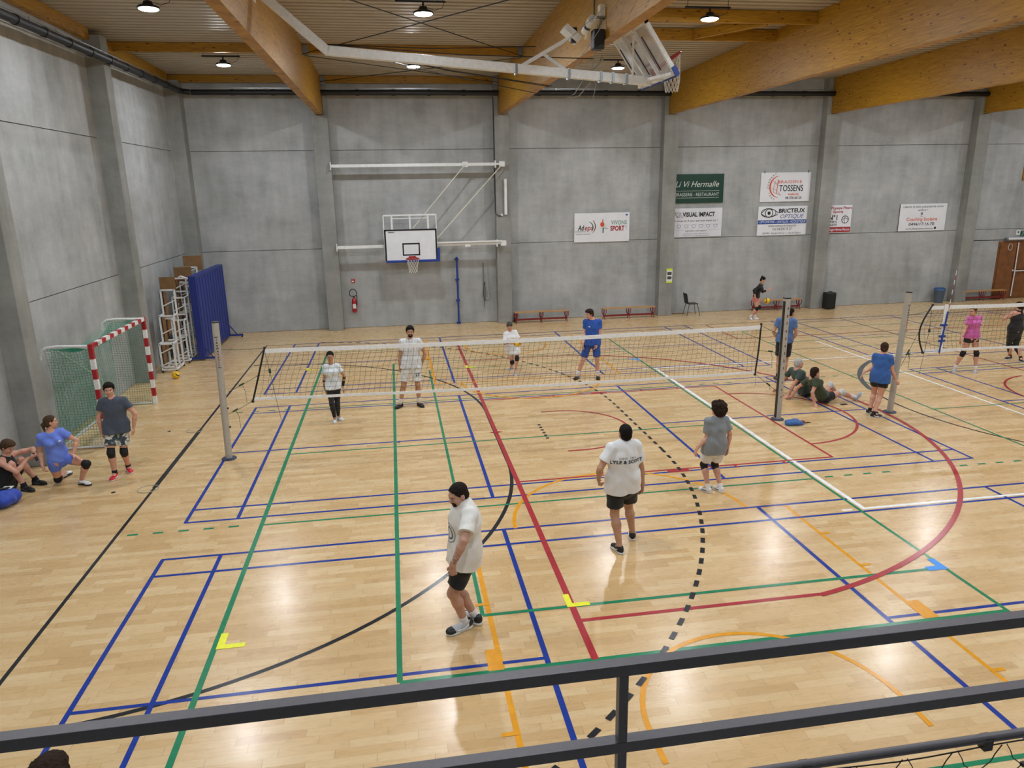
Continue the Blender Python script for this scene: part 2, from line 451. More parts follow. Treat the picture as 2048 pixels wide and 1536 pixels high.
def badminton(cx, cy, z, lab):
    L = Lines(z); a, b = 6.68, 3.05
    for s in (-1,1):
        for yy in (b, b-.46): L.seg((cx-a-.02,cy+s*yy),(cx+a+.02,cy+s*yy),.052)
        for xx in (a, a-.76): L.seg((cx+s*xx,cy-b),(cx+s*xx,cy+b),.055)
        L.seg((cx+s*1.98,cy-b),(cx+s*1.98,cy+b),.06); L.seg((cx+s*1.98,cy),(cx+s*a,cy),.05)
    L.done('badminton_court_lines', P_BLUE, lab)
badminton(0, 0, .0012, 'blue badminton court lines under the volleyball net')
badminton(0, -7.25, .0012, 'blue badminton court lines nearest the gallery')
badminton(0, 7.25, .0012, 'blue badminton court lines near the back wall')
badminton(16.65, -.1, .0012, 'blue badminton court lines on the far right'); badminton(16.65, 7.25, .0012, 'blue badminton lines behind the second net')
# black: handball side line, 6 m area, 9 m dashes, 7 m mark
L = Lines(.0006)
L.seg((-7.57,-18),(-7.57,10.3),.05); L.seg((-7.57,-1.5),(-7.57,1.6),.085); L.seg((-7.57,10.27),(26,10.27),.05)
L.seg((-1.5,-1.5),(-1.5,1.5),.07); L.arc((-7.5,-1.5),6.0,-90,0,.06); L.arc((-7.5,1.5),6.0,0,90,.06)
L.done('handball_lines', P_BLACK, 'black handball side line and six metre arc')
L = Lines(.0028)
L.arc((-7.55,-1.5),9.0,0,-78,.06,dash=.15); L.arc((-7.55,1.5),9.0,0,80,.05,dash=.15); L.dashes((1.45,-1.5),(1.45,1.5),.15,.15,.05)
for k in range(6): L.rect(-.56,-.45+k*.17,-.50,-.39+k*.17)
L.done('handball_dashes', P_BLACK, 'black dashed nine metre arc')
L = Lines(.0010); L.arc((12.6,0),5.03,180,215,.05); L.arc((12.6,0),5.03,163,180,.05); L.seg((12.65,5.0),(12.65,10.27),.04); L.done('circle_line', P_BLACK, 'thin black circle line at right')
L = Lines(.0022); L.arc((12.6,0),5.03,126,164,.12); L.done('circle_band', P_GREY, 'dark grey taped part of the circle')
# white court
L = Lines(.0020)
for y in (-4.57, 4.58): L.seg((3.49,y),(26,y),.06); L.seg((3.16,y),(3.33,y),.05)
L.seg((3.52,-4.57),(3.52,4.58),.075); L.seg((9.62,-4.6),(9.62,6.85),.06); L.done('white_court_lines', P_WHITE, 'white court lines')
# green volleyball courts
L = Lines(.0016)
L.seg((-5.52,-9.33),(-5.52,8.7),.065); L.seg((3.43,-9.33),(3.43,8.7),.05); L.seg((-5.52,-9.33),(3.43,-9.33),.05); L.seg((-5.52,8.7),(3.43,8.7),.04)
for y in (-3.35,-.30,2.73): L.seg((-5.52,y),(3.43,y),.045)
for y in (-3.32,2.74):
    L.dashes((-7.42,y),(-5.7,y),.15,.205,.05); L.dashes((3.65,y),(5.2,y),.15,.205,.05); L.dashes((6.20,y),(7.9,y),.15,.205,.05)
L.seg((-3.52,-7.37),(-3.52,6.75),.06); L.seg((-3.52,-7.37),(3.43,-7.37),.055); L.seg((-3.52,6.77),(3.43,6.77),.04)
L.seg((-2.55,-6.34),(-2.55,5.75),.05); L.seg((-2.55,-6.34),(3.43,-6.37),.055); L.seg((-2.55,5.75),(3.43,5.75),.04)
L.seg((8.08,-9.33),(8.08,8.7),.045)
for y in (-9.33,-3.35,-.30,2.73,5.85,6.9,8.8): L.seg((8.08,y),(20,y),.04)
L.done('volleyball_lines', P_GREEN, 'green volleyball court lines')
# orange basketball court
L = Lines(.0008)
for s in (-1,1):
    L.seg((-2.5,s*4.21),(2.44,s*4.21),.05); L.seg((2.42,s*4.2),(2.42,s*9.9),.05); L.seg((-2.47,s*4.2),(-2.47,s*9.9),.06)
    L.arc((0,s*4.2),1.8,0,180 if s<0 else -180,.055); L.arc((0,s*8.47),1.27,0,180 if s<0 else -180,.055)
    for x in (-1.27,1.27): L.seg((x,s*8.47),(x,s*8.87),.055)
    for y in (5.2,6.11,8.28):
        L.rect(2.40,s*y-.025,2.56,s*y+.025); L.rect(-2.61,s*y-.025,-2.45,s*y+.025)
    L.rect(2.40,s*7.34,2.58,s*6.98); L.rect(-2.61,s*7.36,-2.45,s*7.0)
L.seg((-7,-9.97),(7,-9.97),.05); L.done('basketball_lines', P_ORANGE, 'orange basketball key lines')
# red basketball court
L = Lines(.0024)
L.seg((-1.48,-7.37),(-1.48,9.2),.08)
for s in (-1,1):
    L.seg((-1.48,s*2.49),(4.33,s*2.49),.05); L.seg((-1.48,s*6.65),(1.53,s*6.65),.06)
    L.rect(1.16,s*2.46,1.55,s*2.62)
    for x in (.24,2.42,3.34): L.rect(x-.025,s*2.46,x+.025,s*2.62)
L.seg((4.31,-2.49),(4.31,2.49),.05); L.arc((4.33,0),1.78,-90,90,.055)
L.arc((0,.05),1.26,-90,90,.05); L.seg((-.3,1.31),(0,1.31),.05); L.seg((-.3,-1.21),(0,-1.21),.05)
L.arc((.1,0),6.82,-78,78,.075,90)
L.seg((12.65,2.0),(12.65,5.0),.04); L.arc((12.5,0),1.76,100,270,.05); L.seg((7.44,7.7),(7.44,10.2),.04); L.seg((7.44,7.7),(20,7.7),.04)

z = L.z
L.m.add([(-1.62,.15,z),(-1.48,.09,z),(-1.34,.15,z),(-1.48,.21,z)], [(0,1,2,3)])
L.done('basketball_lines', P_RED, 'red basketball court lines')
# coloured corner tapes
T_Y = mat('yellow_tape', 'eef02a', .45); T_B = mat('light_blue_tape', '3f97f0', .45)
def tape(x, y, m, lab, sx=1, sy=1, w=.09, l=.24):
    q = MB(); q.b2((x,y,.0030),(x+sx*l,y+sy*w,.0042)); q.b2((x,y,.0030),(x+sx*w,y+sy*l,.0043))
    return tag(q.build('corner_tape', m), lab, 'floor tape', 'coloured corner tapes on the floor')
tape(-1.54,-6.36,T_Y,'yellow corner tape on the red line beside the man in black shorts',w=.075,l=.28)
tape(-5.50,-6.45,T_Y,'yellow corner tape beside the green line at lower left',w=.08,l=.30)
tape(-5.95,6.50,T_Y,'yellow corner tape behind the left end of the net',w=.08,l=.26)
tape(-1.53,5.80,T_Y,'yellow corner tape on the red line behind the net',w=.08,l=.26)
tape(3.46,-6.41,T_B,'light blue corner tape on the green corner at right',-1,1,.10,.27)
tape(3.44,5.80,T_B,'light blue corner tape on the green line behind the net',-1,-1,.10,.27)
# socket covers in the floor
def ring_cover(x, y, lab):
    m = MB(); pts = [(x+.165*math.cos(2*math.pi*i/28), y+.165*math.sin(2*math.pi*i/28), .004) for i in range(28)]
    m.tube(pts, .007, 6, closed=True); m.build('socket_cover_ring', mat('brass_ring','a39c8c',.5,.2), fl)['label'] = lab
ring_cover(-7.68,1.6,'round floor socket cover'); ring_cover(-7.66,-1.55,'round floor socket cover')
for x, y in ((-8.2,1.65),(-8.2,-1.58)): MB().cyl((x,y,0),(x,y,.004),.035,n=12).build('socket_cap', M_DARK, fl)
for x, y in ((-3.45,-.05),(-6.0,-2.6),(-5.3,-2.6)): MB().cyl((x,y,0),(x,y,.004),.03,n=12).build('socket_cap', mat('blue_tape_bit','28407e',.5), fl)
# ------------------------------------------------------------------ brown double door and what is around it
M_DOOR = mat('brown_door_wood', '7d4f2c', .45, 0, .18, 4)
m = MB(); m.b2((21.12,12.79,0),(23.3,12.83,2.36)); d = struct(m.build('door_1', M_DOOR), 'brown wooden double door at the right end of the back wall')
MB().b2((21.18,12.755,.04),(21.93,12.79,2.27)).build('door_leaf', M_DOOR, d, bevel=.006)
for x0,x1 in ((21.99,23.2),):
    for z0,z1 in ((.04,1.13),(1.2,2.27)): MB().b2((x0,12.755,z0),(x1,12.79,z1)).build('door_leaf', M_DOOR, d, bevel=.006)
m = MB().tube([(21.97,12.72,.1),(21.97,12.70,1.12),(21.97,12.72,2.3)],.022,10); m.tube([(21.97,12.70,1.14),(23.1,12.70,1.14)],.022,10); m.sphere((21.9,12.73,1.16),.035)
m.build('panic_bar', M_WHITE, d, smooth=True)
m = MB().tube([(21.62+.09*math.sin(t), 12.74, 2.13+.14*math.cos(t)) for t in [i*2*math.pi/18 for i in range(18)]], .012, 6, closed=True)
m.build('rope_loop', mat('rope','c9c4b4',.8), d, smooth=True)
struct(MB().b2((21.72,12.76,4.77),(24.5,12.83,7.3)).build('trim_3', mat('tan_panel','a5773c',.5,0,.1,5)), 'tan wooden panel high on the back wall')
t = thing('emergency_light', 'white emergency light strip above the brown door', 'light', (22.1,12.75,2.44))
MB().tube([(21.42,12.74,2.45),(23.2,12.74,2.45)],.05,12).build('tube_cover', mat('frosted_plastic','dfe3e8',.3), t, smooth=True)
MB().cyl((21.33,12.74,2.45),(21.44,12.74,2.45),.055,n=12).build('end_cap', M_STEEL, t, smooth=True)
t = thing('wall_sign', 'small white sign above the brown door', 'sign', (21.92,12.8,2.7)); MB().b2((21.84,12.79,2.60),(22.02,12.81,2.80)).build('plate', M_WHITE, t)
q = MB(); q.sphere((21.93,12.788,2.71),(.045,.004,.05),12,6); q.build('pictogram', mat('olive_ink','5c6a5a',.6), t)
t = thing('exit_sign', 'green emergency exit sign above the brown door', 'sign', (22.2,12.8,2.67)); MB().b2((22.06,12.79,2.56),(22.36,12.81,2.74)).build('plate', mat('exit_green','1d5a43',.5), t)
q = MB(); q.b2((22.24,12.785,2.59),(22.32,12.79,2.71)); q.sphere((22.16,12.787,2.70),(.018,.003,.018),10,6); q.bar((22.16,12.787,2.68),(22.13,12.787,2.63),.025,.004); q.bar((22.13,12.787,2.63),(22.10,12.787,2.585),.015,.004); q.bar((22.14,12.787,2.63),(22.18,12.787,2.60),.015,.004)
q.build('running_figure_pictogram', M_WHITE, t)
# ================================================================== people: distance-field bodies turned into meshes
def A3(v): return np.array([float(x) for x in v])
def nrm(v):
    v = A3(v); return v/max(1e-9, np.linalg.norm(v))
class Field:
    def __init__(s): s.p = []
    def cone(s, a, b, ra, rb, k=.02, flat=None, clip=None):
        s.p.append(('c', A3(a), A3(b), ra, rb, k, flat, clip)); return s
    def ell(s, c, r, R=None, k=.02, clip=None, sub=False):
        s.p.append(('s' if sub else 'e', A3(c), A3(r), np.eye(3) if R is None else R, 0, k, None, clip)); return s
    def box(s, c, r, R, rad=.01, k=.01, clip=None):
        s.p.append(('b', A3(c), A3(r), R, rad, k, None, clip)); return s
    def mesh(s, res, clip=None, noise=None):
        lo = np.full(3, 1e9); hi = np.full(3, -1e9)
        bb = []
        for q in s.p:
            if q[0] == 'c': m = max(q[3], q[4])+.02; l = np.minimum(q[1], q[2])-m; h = np.maximum(q[1], q[2])+m
            else: m = np.linalg.norm(q[2]) if q[0] == 'b' else max(q[2]); l = q[1]-m-.02; h = q[1]+m+.02
            bb.append((l, h))
            if q[0] != 's': lo = np.minimum(lo, l); hi = np.maximum(hi, h)
        lo -= 2*res; hi += 2*res
        n = np.ceil((hi-lo)/res).astype(int)+1
        G = np.full(n, 1.0, np.float32)
        for q, (l, h) in zip(s.p, bb):
            mg = q[5]+3*res
            i0 = np.clip(np.floor((l-mg-lo)/res).astype(int), 0, n-1); i1 = np.clip(np.ceil((h+mg-lo)/res).astype(int)+1, 1, n)
            ax = [lo[d]+res*np.arange(i0[d], i1[d]) for d in range(3)]
            P = np.stack(np.meshgrid(*ax, indexing='ij'), -1)
            if q[0] == 'c':
                a, b = q[1], q[2]; ba = b-a; L2 = max(1e-9, ba@ba)
                t = np.clip((P-a)@ba/L2, 0, 1); r = q[3]+(q[4]-q[3])*t
                v = P-a-t[...,None]*ba
                kk = 1
                if q[6] is not None:
                    f, kf = q[6]; v = v+(v@f)[...,None]*f*(1/kf-1); kk = min(1, kf)**.5
                d = (np.sqrt((v*v).sum(-1))-r)*kk
            elif q[0] in 'es':
                v = (P-q[1])@q[3]
                k0 = np.sqrt(((v/q[2])**2).sum(-1)); k1 = np.sqrt(((v/q[2]**2)**2).sum(-1))+1e-6
                d = k0*(k0-1)/k1
            else:
                v = np.abs((P-q[1])@q[3])-(q[2]-q[4]); d = np.sqrt((np.maximum(v,0)**2).sum(-1))+np.minimum(v.max(-1),0)-q[4]
            if q[7]:
                for pt, nn in q[7]: d = np.maximum(d, (P-A3(pt))@A3(nn))
            S = G[i0[0]:i1[0], i0[1]:i1[1], i0[2]:i1[2]]
            k = q[5]
            if q[0] == 's': d = -d; h_ = np.clip(.5-.5*(S-d)/k, 0, 1); R_ = S*(1-h_)+d*h_+k*h_*(1-h_)
            else: h_ = np.clip(.5+.5*(d-S)/k, 0, 1); R_ = d*(1-h_)+S*h_-k*h_*(1-h_)
            S[...] = R_
        if clip or noise:
            ax = [lo[d]+res*np.arange(n[d]) for d in range(3)]
            P = np.stack(np.meshgrid(*ax, indexing='ij'), -1)
            if noise: G = G+noise(P).astype(np.float32)
            for pt, nn in (clip or []): G = np.maximum(G, (P-A3(pt))@A3(nn))
        return surface_net(G, lo, res)
def surface_net(G, lo, res):
    ins = G < 0
    nx, ny, nz = G.shape
    cs = np.zeros((nx-1,ny-1,nz-1), np.int8)
    for dx in (0,1):
        for dy in (0,1):
            for dz in (0,1): cs += ins[dx:nx-1+dx, dy:ny-1+dy, dz:nz-1+dz]
    act = (cs > 0) & (cs < 8)
    I = np.argwhere(act)
    if len(I) == 0: return np.zeros((0,3)), []
    idx = -np.ones(act.shape, int); idx[act] = np.arange(len(I))
    acc = np.zeros((len(I),3)); cnt = np.zeros(len(I))
    cor = [(a,b,c) for a in (0,1) for b in (0,1) for c in (0,1)]
    for a in cor:
        for ax in range(3):
            if a[ax] == 1: continue
            b = list(a); b[ax] = 1
            ga = G[I[:,0]+a[0], I[:,1]+a[1], I[:,2]+a[2]]; gb = G[I[:,0]+b[0], I[:,1]+b[1], I[:,2]+b[2]]
            m = (ga < 0) != (gb < 0); t = np.where(m, ga/np.where(m, ga-gb, 1), 0)
            p = np.tile(np.array(a, float), (len(I),1)); p[:,ax] += t
            acc[m] += p[m]; cnt[m] += 1
    V = (I+acc/cnt[:,None])*res+lo
    F = []
    for ax in range(3):
        o1, o2 = [(1,2),(2,0),(0,1)][ax]
        a = [slice(None)]*3; b = [slice(None)]*3; a[ax] = slice(0,-1); b[ax] = slice(1,None)
        ch = ins[tuple(a)] != ins[tuple(b)]
        E = np.argwhere(ch)
        E = E[(E[:,o1] > 0) & (E[:,o2] > 0)]
        E = E[(E[:,o1] < G.shape[o1]-1) & (E[:,o2] < G.shape[o2]-1)]
        if len(E) == 0: continue
        fl_ = ins[tuple(a)][E[:,0],E[:,1],E[:,2]]
        def c(d1, d2):
            q = E.copy(); q[:,o1] -= d1; q[:,o2] -= d2; return idx[q[:,0],q[:,1],q[:,2]]
        Q = np.stack([c(1,1), c(0,1), c(0,0), c(1,0)], 1)
        Q[~fl_] = Q[~fl_][:, ::-1]
        F.append(Q)
    return V, np.concatenate(F)
def mesh_obj(name, parts, m, parent=None, smooth_it=1):
    vs = []; fs = []; o = 0
    for V, F in parts:
        if len(V) == 0: continue
        V = np.array(V); F = np.array(F)
        # one or two relaxation passes take the voxel steps off
        for _ in range(smooth_it):
            S = np.zeros_like(V); c = np.zeros(len(V))
            for i in range(4):
                j = (i+1)%4
                np.add.at(S, F[:,i], V[F[:,j]]); np.add.at(S, F[:,j], V[F[:,i]])
                np.add.at(c, F[:,i], 1); np.add.at(c, F[:,j], 1)
            V = V*.5+.5*S/np.maximum(c,1)[:,None]
        vs.append(V); fs.append(F+o); o += len(V)
    if not vs: return None
    V = np.concatenate(vs); F = np.concatenate(fs)
    me = bpy.data.meshes.new(name); me.from_pydata(V.tolist(), [], F.tolist()); me.materials.append(m)
    me.polygons.foreach_set('use_smooth', [True]*len(me.polygons)); me.update()
    ob = bpy.data.objects.new(name, me); C.objects.link(ob)
    if parent is not None: attach(ob, parent)
    return ob
def skin(name, col):
    if name in MATS: return MATS[name]
    n = N(name); tc = n.n('ShaderNodeTexCoord').outputs['Object']; c = srgb(col)
    f = n.noise(tc, 14, 3)
    n.set(col=n.ramp(f, [(.35, tuple(x*.9 for x in c)), (.65, (min(1,c[0]*1.06), c[1]*1.02, c[2]))]), rough=.5, sss=.0, spec=.4)
    MATS[name] = n.m; return n.m
def hairm(name, col):
    if name in MATS: return MATS[name]
    n = N(name); tc = n.n('ShaderNodeTexCoord').outputs['Object']; c = srgb(col)
    f = n.noise(n.mapv(tc, (1,1,.3)), 90, 3)
    n.set(col=n.ramp(f, [(.3, tuple(x*.6 for x in c)), (.7, tuple(min(1,x*1.4) for x in c))]), rough=.75, spec=.2); n.bump(f, .7, .01)
    MATS[name] = n.m; return n.m
def ik(a, b, l1, l2, pole):
    a = A3(a); b = A3(b); d = b-a; L = np.linalg.norm(d); u = d/L
    if L > (l1+l2)*.995: k = L/(l1+l2)*1.006; l1 *= k; l2 *= k
    x = (l1*l1-l2*l2+L*L)/(2*L); h = math.sqrt(max(0, l1*l1-x*x))
    p = A3(pole); p = p-u*(p@u); p = nrm(p)
    return a+u*x+p*h
def basis(f, u):
    f = nrm(f); u = A3(u); u = nrm(u-f*(u@f)); r = np.cross(f, u); return f, r, u
def hand(F, wr, tip, inward, s, curl=.35, k=.006, hold=None):
    """palm, four fingers of different lengths with two bends, thumb off the side; inward = direction the palm faces"""
    d, side, pn = basis(A3(tip)-A3(wr), inward)       # pn: palm normal, side: across the palm
    pc = A3(wr)+d*.048*s
    F.cone(A3(wr)-d*.03*s, A3(wr)+d*.012*s, .0245*s, .025*s, k=.02)
    F.cone(A3(wr)+d*.005*s, A3(wr)+d*.07*s, .030*s, .036*s, k=.02, flat=(pn, .42))
    for i, (o, L) in enumerate(((-.027,.070),(-.009,.080),(.009,.075),(.026,.058))):
        b = A3(wr)+d*(.083-.004*abs(i-1))*s+side*o*s
        c = curl*(1+.12*i); d1 = nrm(d*math.cos(c)+pn*math.sin(c)+side*o*3); m = b+d1*L*.5*s
        c2 = c*2.3; d2 = nrm(d*math.cos(c2)+pn*math.sin(c2)); e = m+d2*L*.5*s
        F.cone(b-d*.012*s, m, .0098*s, .0088*s, k=k); F.cone(m, e, .0088*s, .0072*s, k=k)
    tb = A3(wr)+d*.028*s-side*.026*s; tm = tb+nrm(-side*.75+d*.75+pn*.35)*.036*s; te = tm+nrm(-side*.25+d*.9+pn*.45)*.030*s
    F.cone(tb, tm, .0125*s, .0105*s, k=.01); F.cone(tm, te, .0105*s, .0082*s, k=k)
def text_on(mb_txt, V, F, p, right, up, nrm_, tree, off=.004, mi=0):
    """drop flat lettering on to a body surface along -nrm_"""
    out = []; p = Vector(p); r = Vector(right); u = Vector(up); nn = Vector(nrm_)
    for x, y in V:
        q = p+r*x+u*y+nn*.35; hit = tree.ray_cast(q, -nn, .7)
        out.append((hit[0]+nn*off) if hit[0] is not None else (p+r*x+u*y))
    mb_txt.add(out, F)
def subdivide_flat(V, F, n=1): return V, F
def shoe(t, ank, toe, s, up, mu, ms, floor=True, mid=None, name='shoe', acc=None, cap=None):
    """running shoe: upper, sole; returns foot length used"""
    a = A3(ank); d = A3(toe)-a
    if floor: d[2] = 0
    f, r, u = basis(d, up)
    if floor: base = np.array([a[0], a[1], 0.0])
    else: base = a-u*.085*s
    L = .175*s
    B = np.stack([f, r, u], 1)
    F = Field(); z = lambda h: base+u*h*s
    F.ell(z(.055)-f*.022*s, (.058*s,.040*s,.058*s), B, k=.02)
    F.cone(z(.052), z(.036)+f*.10*s, .040*s, .037*s, k=.03, flat=(r,.95))
    F.ell(z(.034)+f*.125*s, (.068*s,.045*s,.032*s), B, k=.03)
    F.cone(z(.07), z(.105)-f*.012*s, .038*s, .039*s, k=.02)
    up_ = mesh_obj(name, [F.mesh(.006, clip=[(z(.024), -u), (z(.098), u)])], mu, t)
    G = Field()
    G.ell(z(.016)-f*.025*s, (.060*s,.044*s,.035*s), B, k=.02); G.ell(z(.014)+f*.045*s, (.085*s,.040*s,.035*s), B, k=.02); G.ell(z(.014)+f*.118*s, (.082*s,.052*s,.032*s), B, k=.02)
    mesh_obj('sole', [G.mesh(.006, clip=[(z(.001), -u), (z(.027), u)])], ms, up_)
    if cap:
        K = Field(); K.ell(z(.034)+f*.140*s, (.062*s,.049*s,.036*s), B, k=.01, clip=[(z(0)+f*.105*s, -f)]); mesh_obj('toe_cap', [K.mesh(.006, clip=[(z(.022), -u)])], cap, up_)
        K = Field(); K.ell(z(.058)-f*.026*s, (.060*s,.043*s,.056*s), B, k=.01, clip=[(z(0)-f*.02*s, f)]); mesh_obj('heel_counter', [K.mesh(.006, clip=[(z(.030), -u), (z(.098), u)])], cap, up_)
    if acc:
        q = MB(); m_ = z(.055)
        for i in range(4):
            c = z(.078-.011*i)+f*(.045+.02*i)*s; q.tube([Vector(c-r*.026*s), Vector(c+u*.006*s), Vector(c+r*.026*s)], .004*s, 5)
        for sg in (-1,1): q.tube([Vector(z(.04)+f*.10*s+r*sg*.046*s), Vector(z(.038)+f*.03*s+r*sg*.046*s), Vector(z(.062)-f*.02*s+r*sg*.042*s)], .006*s, 5)
        q.build('laces_and_stripe', acc, up_, smooth=True)
    return up_
def person(name_label, sp, group=None):
    """sp: H, phi, pel, neck, head, el, wr, tip, ank, toe + outfit keys"""
    H = sp['H']; s = H/1.75; g = sp.get('girth', 1.0); res = sp.get('res', .009)
    phi = math.radians(sp['phi']); f0 = np.array([math.cos(phi), math.sin(phi), 0]); 
    pel, neck, head = A3(sp['pel']), A3(sp['neck']), A3(sp['head'])
    if sp.get('stand', True): 
        d = neck-pel; pel = neck-nrm(d)*.30*H
    up = nrm(neck-pel); fr = nrm(f0-up*(f0@up)); rt = np.cross(fr, up)
    base = (A3(sp['ank'][0])+A3(sp['ank'][1]))/2 if sp.get('stand', True) else pel
    t = thing('person', name_label, 'person', (base[0], base[1], 0), group)
    fem = sp.get('fem', False)
    shw = sp.get('shw', .098 if fem else .108)*H; hipw = .052*H*(g**.5)
    # which image side is anatomical right
    sgs = (-1, 1) if rt[0]*sp.get('flip', 1) > 0 else (1, -1)
    if 'sgs' in sp: sgs = sp['sgs']
    SH = [neck-up*.045*s+rt*sg*(shw-.02*s) for sg in sgs]; HP = [pel-up*.03*s+rt*sg*hipw for sg in sgs]
    if 'sh' in sp and sp.get('useSh'): SH = [A3(x) for x in sp['sh']]
    AN = [A3(x) for x in sp['ank']]; TO = [A3(x) for x in sp['toe']]; WR = [A3(x) for x in sp['wr']]; TI = [A3(x) for x in sp['tip']]
    pole = sp.get('pole', [fr*1.0, fr*1.0])
    KN = [ik(HP[i], AN[i], .245*H, .236*H, pole[i]) for i in (0,1)]
    EL = [ik(SH[i], WR[i], .172*H, .150*H, A3(sp['el'][i])-(SH[i]+WR[i])/2+1e-4) for i in (0,1)]
    flat = (fr, sp.get('flatk', .66)); belly = sp.get('belly', 0)
    waist = pel+up*.13*H*.75; chest = neck-up*.10*H; ubk = neck-up*.045*H
    hr = .088*H*g; wrr = (.071 if fem else .078)*H*g; cr = (.083 if fem else .092)*H*g
    def torso(F, o, bot=None):
        F.cone(pel-up*.02*H if bot is None else bot, pel+up*.02*H, hr+o, hr*.98+o, k=.05, flat=flat)
        F.cone(pel+up*.02*H, waist, hr*.96+o, wrr+o, k=.06, flat=flat); F.cone(waist, chest, wrr+o, cr+o, k=.06, flat=flat)
        F.cone(chest, ubk, cr*.98+o, cr*.74+o, k=.06, flat=flat)
        if fem:
            for sg in (-1,1): F.ell(chest+fr*.052*H*g+rt*sg*.042*H, (.036*H+o,)*3, k=.04)
        if belly: F.ell(pel+up*.07*H+fr*.03*H*(1+belly), (.085*H*g*(1+belly*.5)+o,)*3, k=.08)
    def shoulders(F, o):
        for i in (0,1): F.cone(neck-up*.055*s, SH[i], .05*s*g+o, .052*s*g**.5+o, k=.05)
        F.cone(neck-up*.05*s, neck+up*.01*s, .07*s+o, .052*s+o, k=.04)
    B = Field(); torso(B, -.004)
    shoulders(B, 0)
    hu = nrm(head-neck)
    B.cone(neck-up*.05*s, head-hu*.03*s, .060*s*g**.5, .054*s, k=.02)
    for i in (0,1):
        B.cone(SH[i], (SH[i]+EL[i])/2, .050*s*g**.7, .044*s*g**.8, k=.04); B.cone((SH[i]+EL[i])/2, EL[i], .044*s*g**.8, .036*s*g**.5, k=.03)
        m_ = EL[i]+(WR[i]-EL[i])*.3; B.cone(EL[i], m_, .036*s*g**.5, .040*s*g**.5, k=.02); B.cone(m_, WR[i], .040*s*g**.5, .0245*s*g**.3, k=.02)
        gl = g**.8*(1.06 if fem else 1)
        B.cone(HP[i], (HP[i]+KN[i])/2, .086*s*gl, .072*s*gl, k=.05); B.cone((HP[i]+KN[i])/2, KN[i], .072*s*gl, .053*s*gl**.6, k=.03)
        bk = -nrm(fr); cm = KN[i]+(AN[i]-KN[i])*.32; cax = nrm(AN[i]-KN[i])
        cb = nrm(np.cross(np.cross(cax, nrm(pole[i])), cax))
        B.cone(KN[i], cm-cb*.012*s, .051*s*gl**.6, .055*s*gl**.7, k=.03); B.cone(cm-cb*.012*s, AN[i], .055*s*gl**.7, .035*s, k=.03)
        fd = nrm(TO[i]-AN[i]); B.cone(AN[i], AN[i]+fd*.10*s-np.array([0,0,.02*s]) if sp.get('stand',True) else AN[i], .036*s, .03*s, k=.02)
    HN = Field()
    for i in (0,1):
        inward = sp.get('palm', [None,None])[i]
        if inward is None: inward = (neck+pel)/2-WR[i]; inward[2] = 0
        hand(HN, WR[i], TI[i], inward, s*1.04, sp.get('curl', (.35,.35))[i])
    # head
    hp = math.radians(sp.get('hphi', sp['phi'])); pt = math.radians(sp.get('hpitch', 0))
    hf = np.array([math.cos(hp)*math.cos(pt), math.sin(hp)*math.cos(pt), math.sin(pt)])
    hup0 = np.array([0,0,1.0])+A3(sp.get('tilt', (0,0,0))); hf, hr_, hu_ = basis(hf, hup0)
    hs = s*sp.get('hs', 1.0)*(1.0 if s > .95 else (.95/s)**.6)
    P = lambda a, b, c: head+(hf*a+hr_*b+hu_*c)*hs
    HB = np.stack([hf, hr_, hu_], 1); sc = lambda *v: tuple(x*hs for x in v)
    HD = Field()
    HD.ell(P(-.012,0,.030), sc(.093,.074,.082), HB, k=.02); HD.ell(P(.018,0,-.030), sc(.068,.060,.078), HB, k=.03)
    HD.ell(P(.048,0,-.082), sc(.030,.032,.024), HB, k=.03); HD.ell(P(.070,0,.030), sc(.018,.045,.016), HB, k=.02)
    for sg in (-1,1):
        HD.ell(P(.082,sg*.030,.010), sc(.016,.017,.012), HB, k=.012, sub=True)
        HD.ell(P(.060,sg*.040,-.022), sc(.024,.020,.018), HB, k=.02)
        HD.ell(P(-.008,sg*.076,-.005), sc(.020,.008,.030), HB, k=.006)
        HD.ell(P(.040,sg*.045,-.060), sc(.030,.016,.024), HB, k=.02)
    HD.cone(P(.078,0,.014), P(.100,0,-.020), .008*hs, .012*hs, k=.010)
    for sg in (-1,1): HD.ell(P(.090,sg*.011,-.024), sc(.010,.008,.007), HB, k=.006)
    HD.ell(P(.078,0,-.052), sc(.013,.024,.005), HB, k=.006); HD.ell(P(.076,0,-.062), sc(.013,.020,.006), HB, k=.006)
    HD.cone(P(-.010,0,-.09), neck+up*.02*s, .052*hs, .054*hs, k=.02)
    HR = res*.62
    mesh_obj('body', [B.mesh(res), HN.mesh(min(.0045,res*.55)), HD.mesh(HR)], sp['skin'], t)
    for sg in (-1,1):
        eo = MB().sphere(P(.074,sg*.030,.010), .0120*hs, 10, 8).build('eye', mat('eye_white','b5a9a2',.5), t, smooth=True)
        MB().sphere(P(.0815,sg*.030,.009), .0075*hs, 8, 6).build('iris', mat('iris_dark','2a1d16',.3), eo, smooth=True)
    e = MB(); e.sphere(P(.083,0,-.057), sc(.0085,.022,.0065), 12, 8, Matrix(HB.tolist())); e.build('lips', mat('lips_'+sp['skin'].name, sp.get('lip','9a5a50'), .5), t, smooth=True)
    for sg in (-1,1):
        e = MB(); e.tube([P(.082,sg*.014,.024), P(.083,sg*.030,.030), P(.072,sg*.048,.025)], [.0035*hs,.0045*hs,.003*hs], 6)
        e.build('eyebrow', sp['hair'], t, smooth=True)
    # hair
    st = sp.get('hstyle', 'short'); HF = Field()
    cut = [(P(.052,0,.052), hf*.86-hu_*.5)]
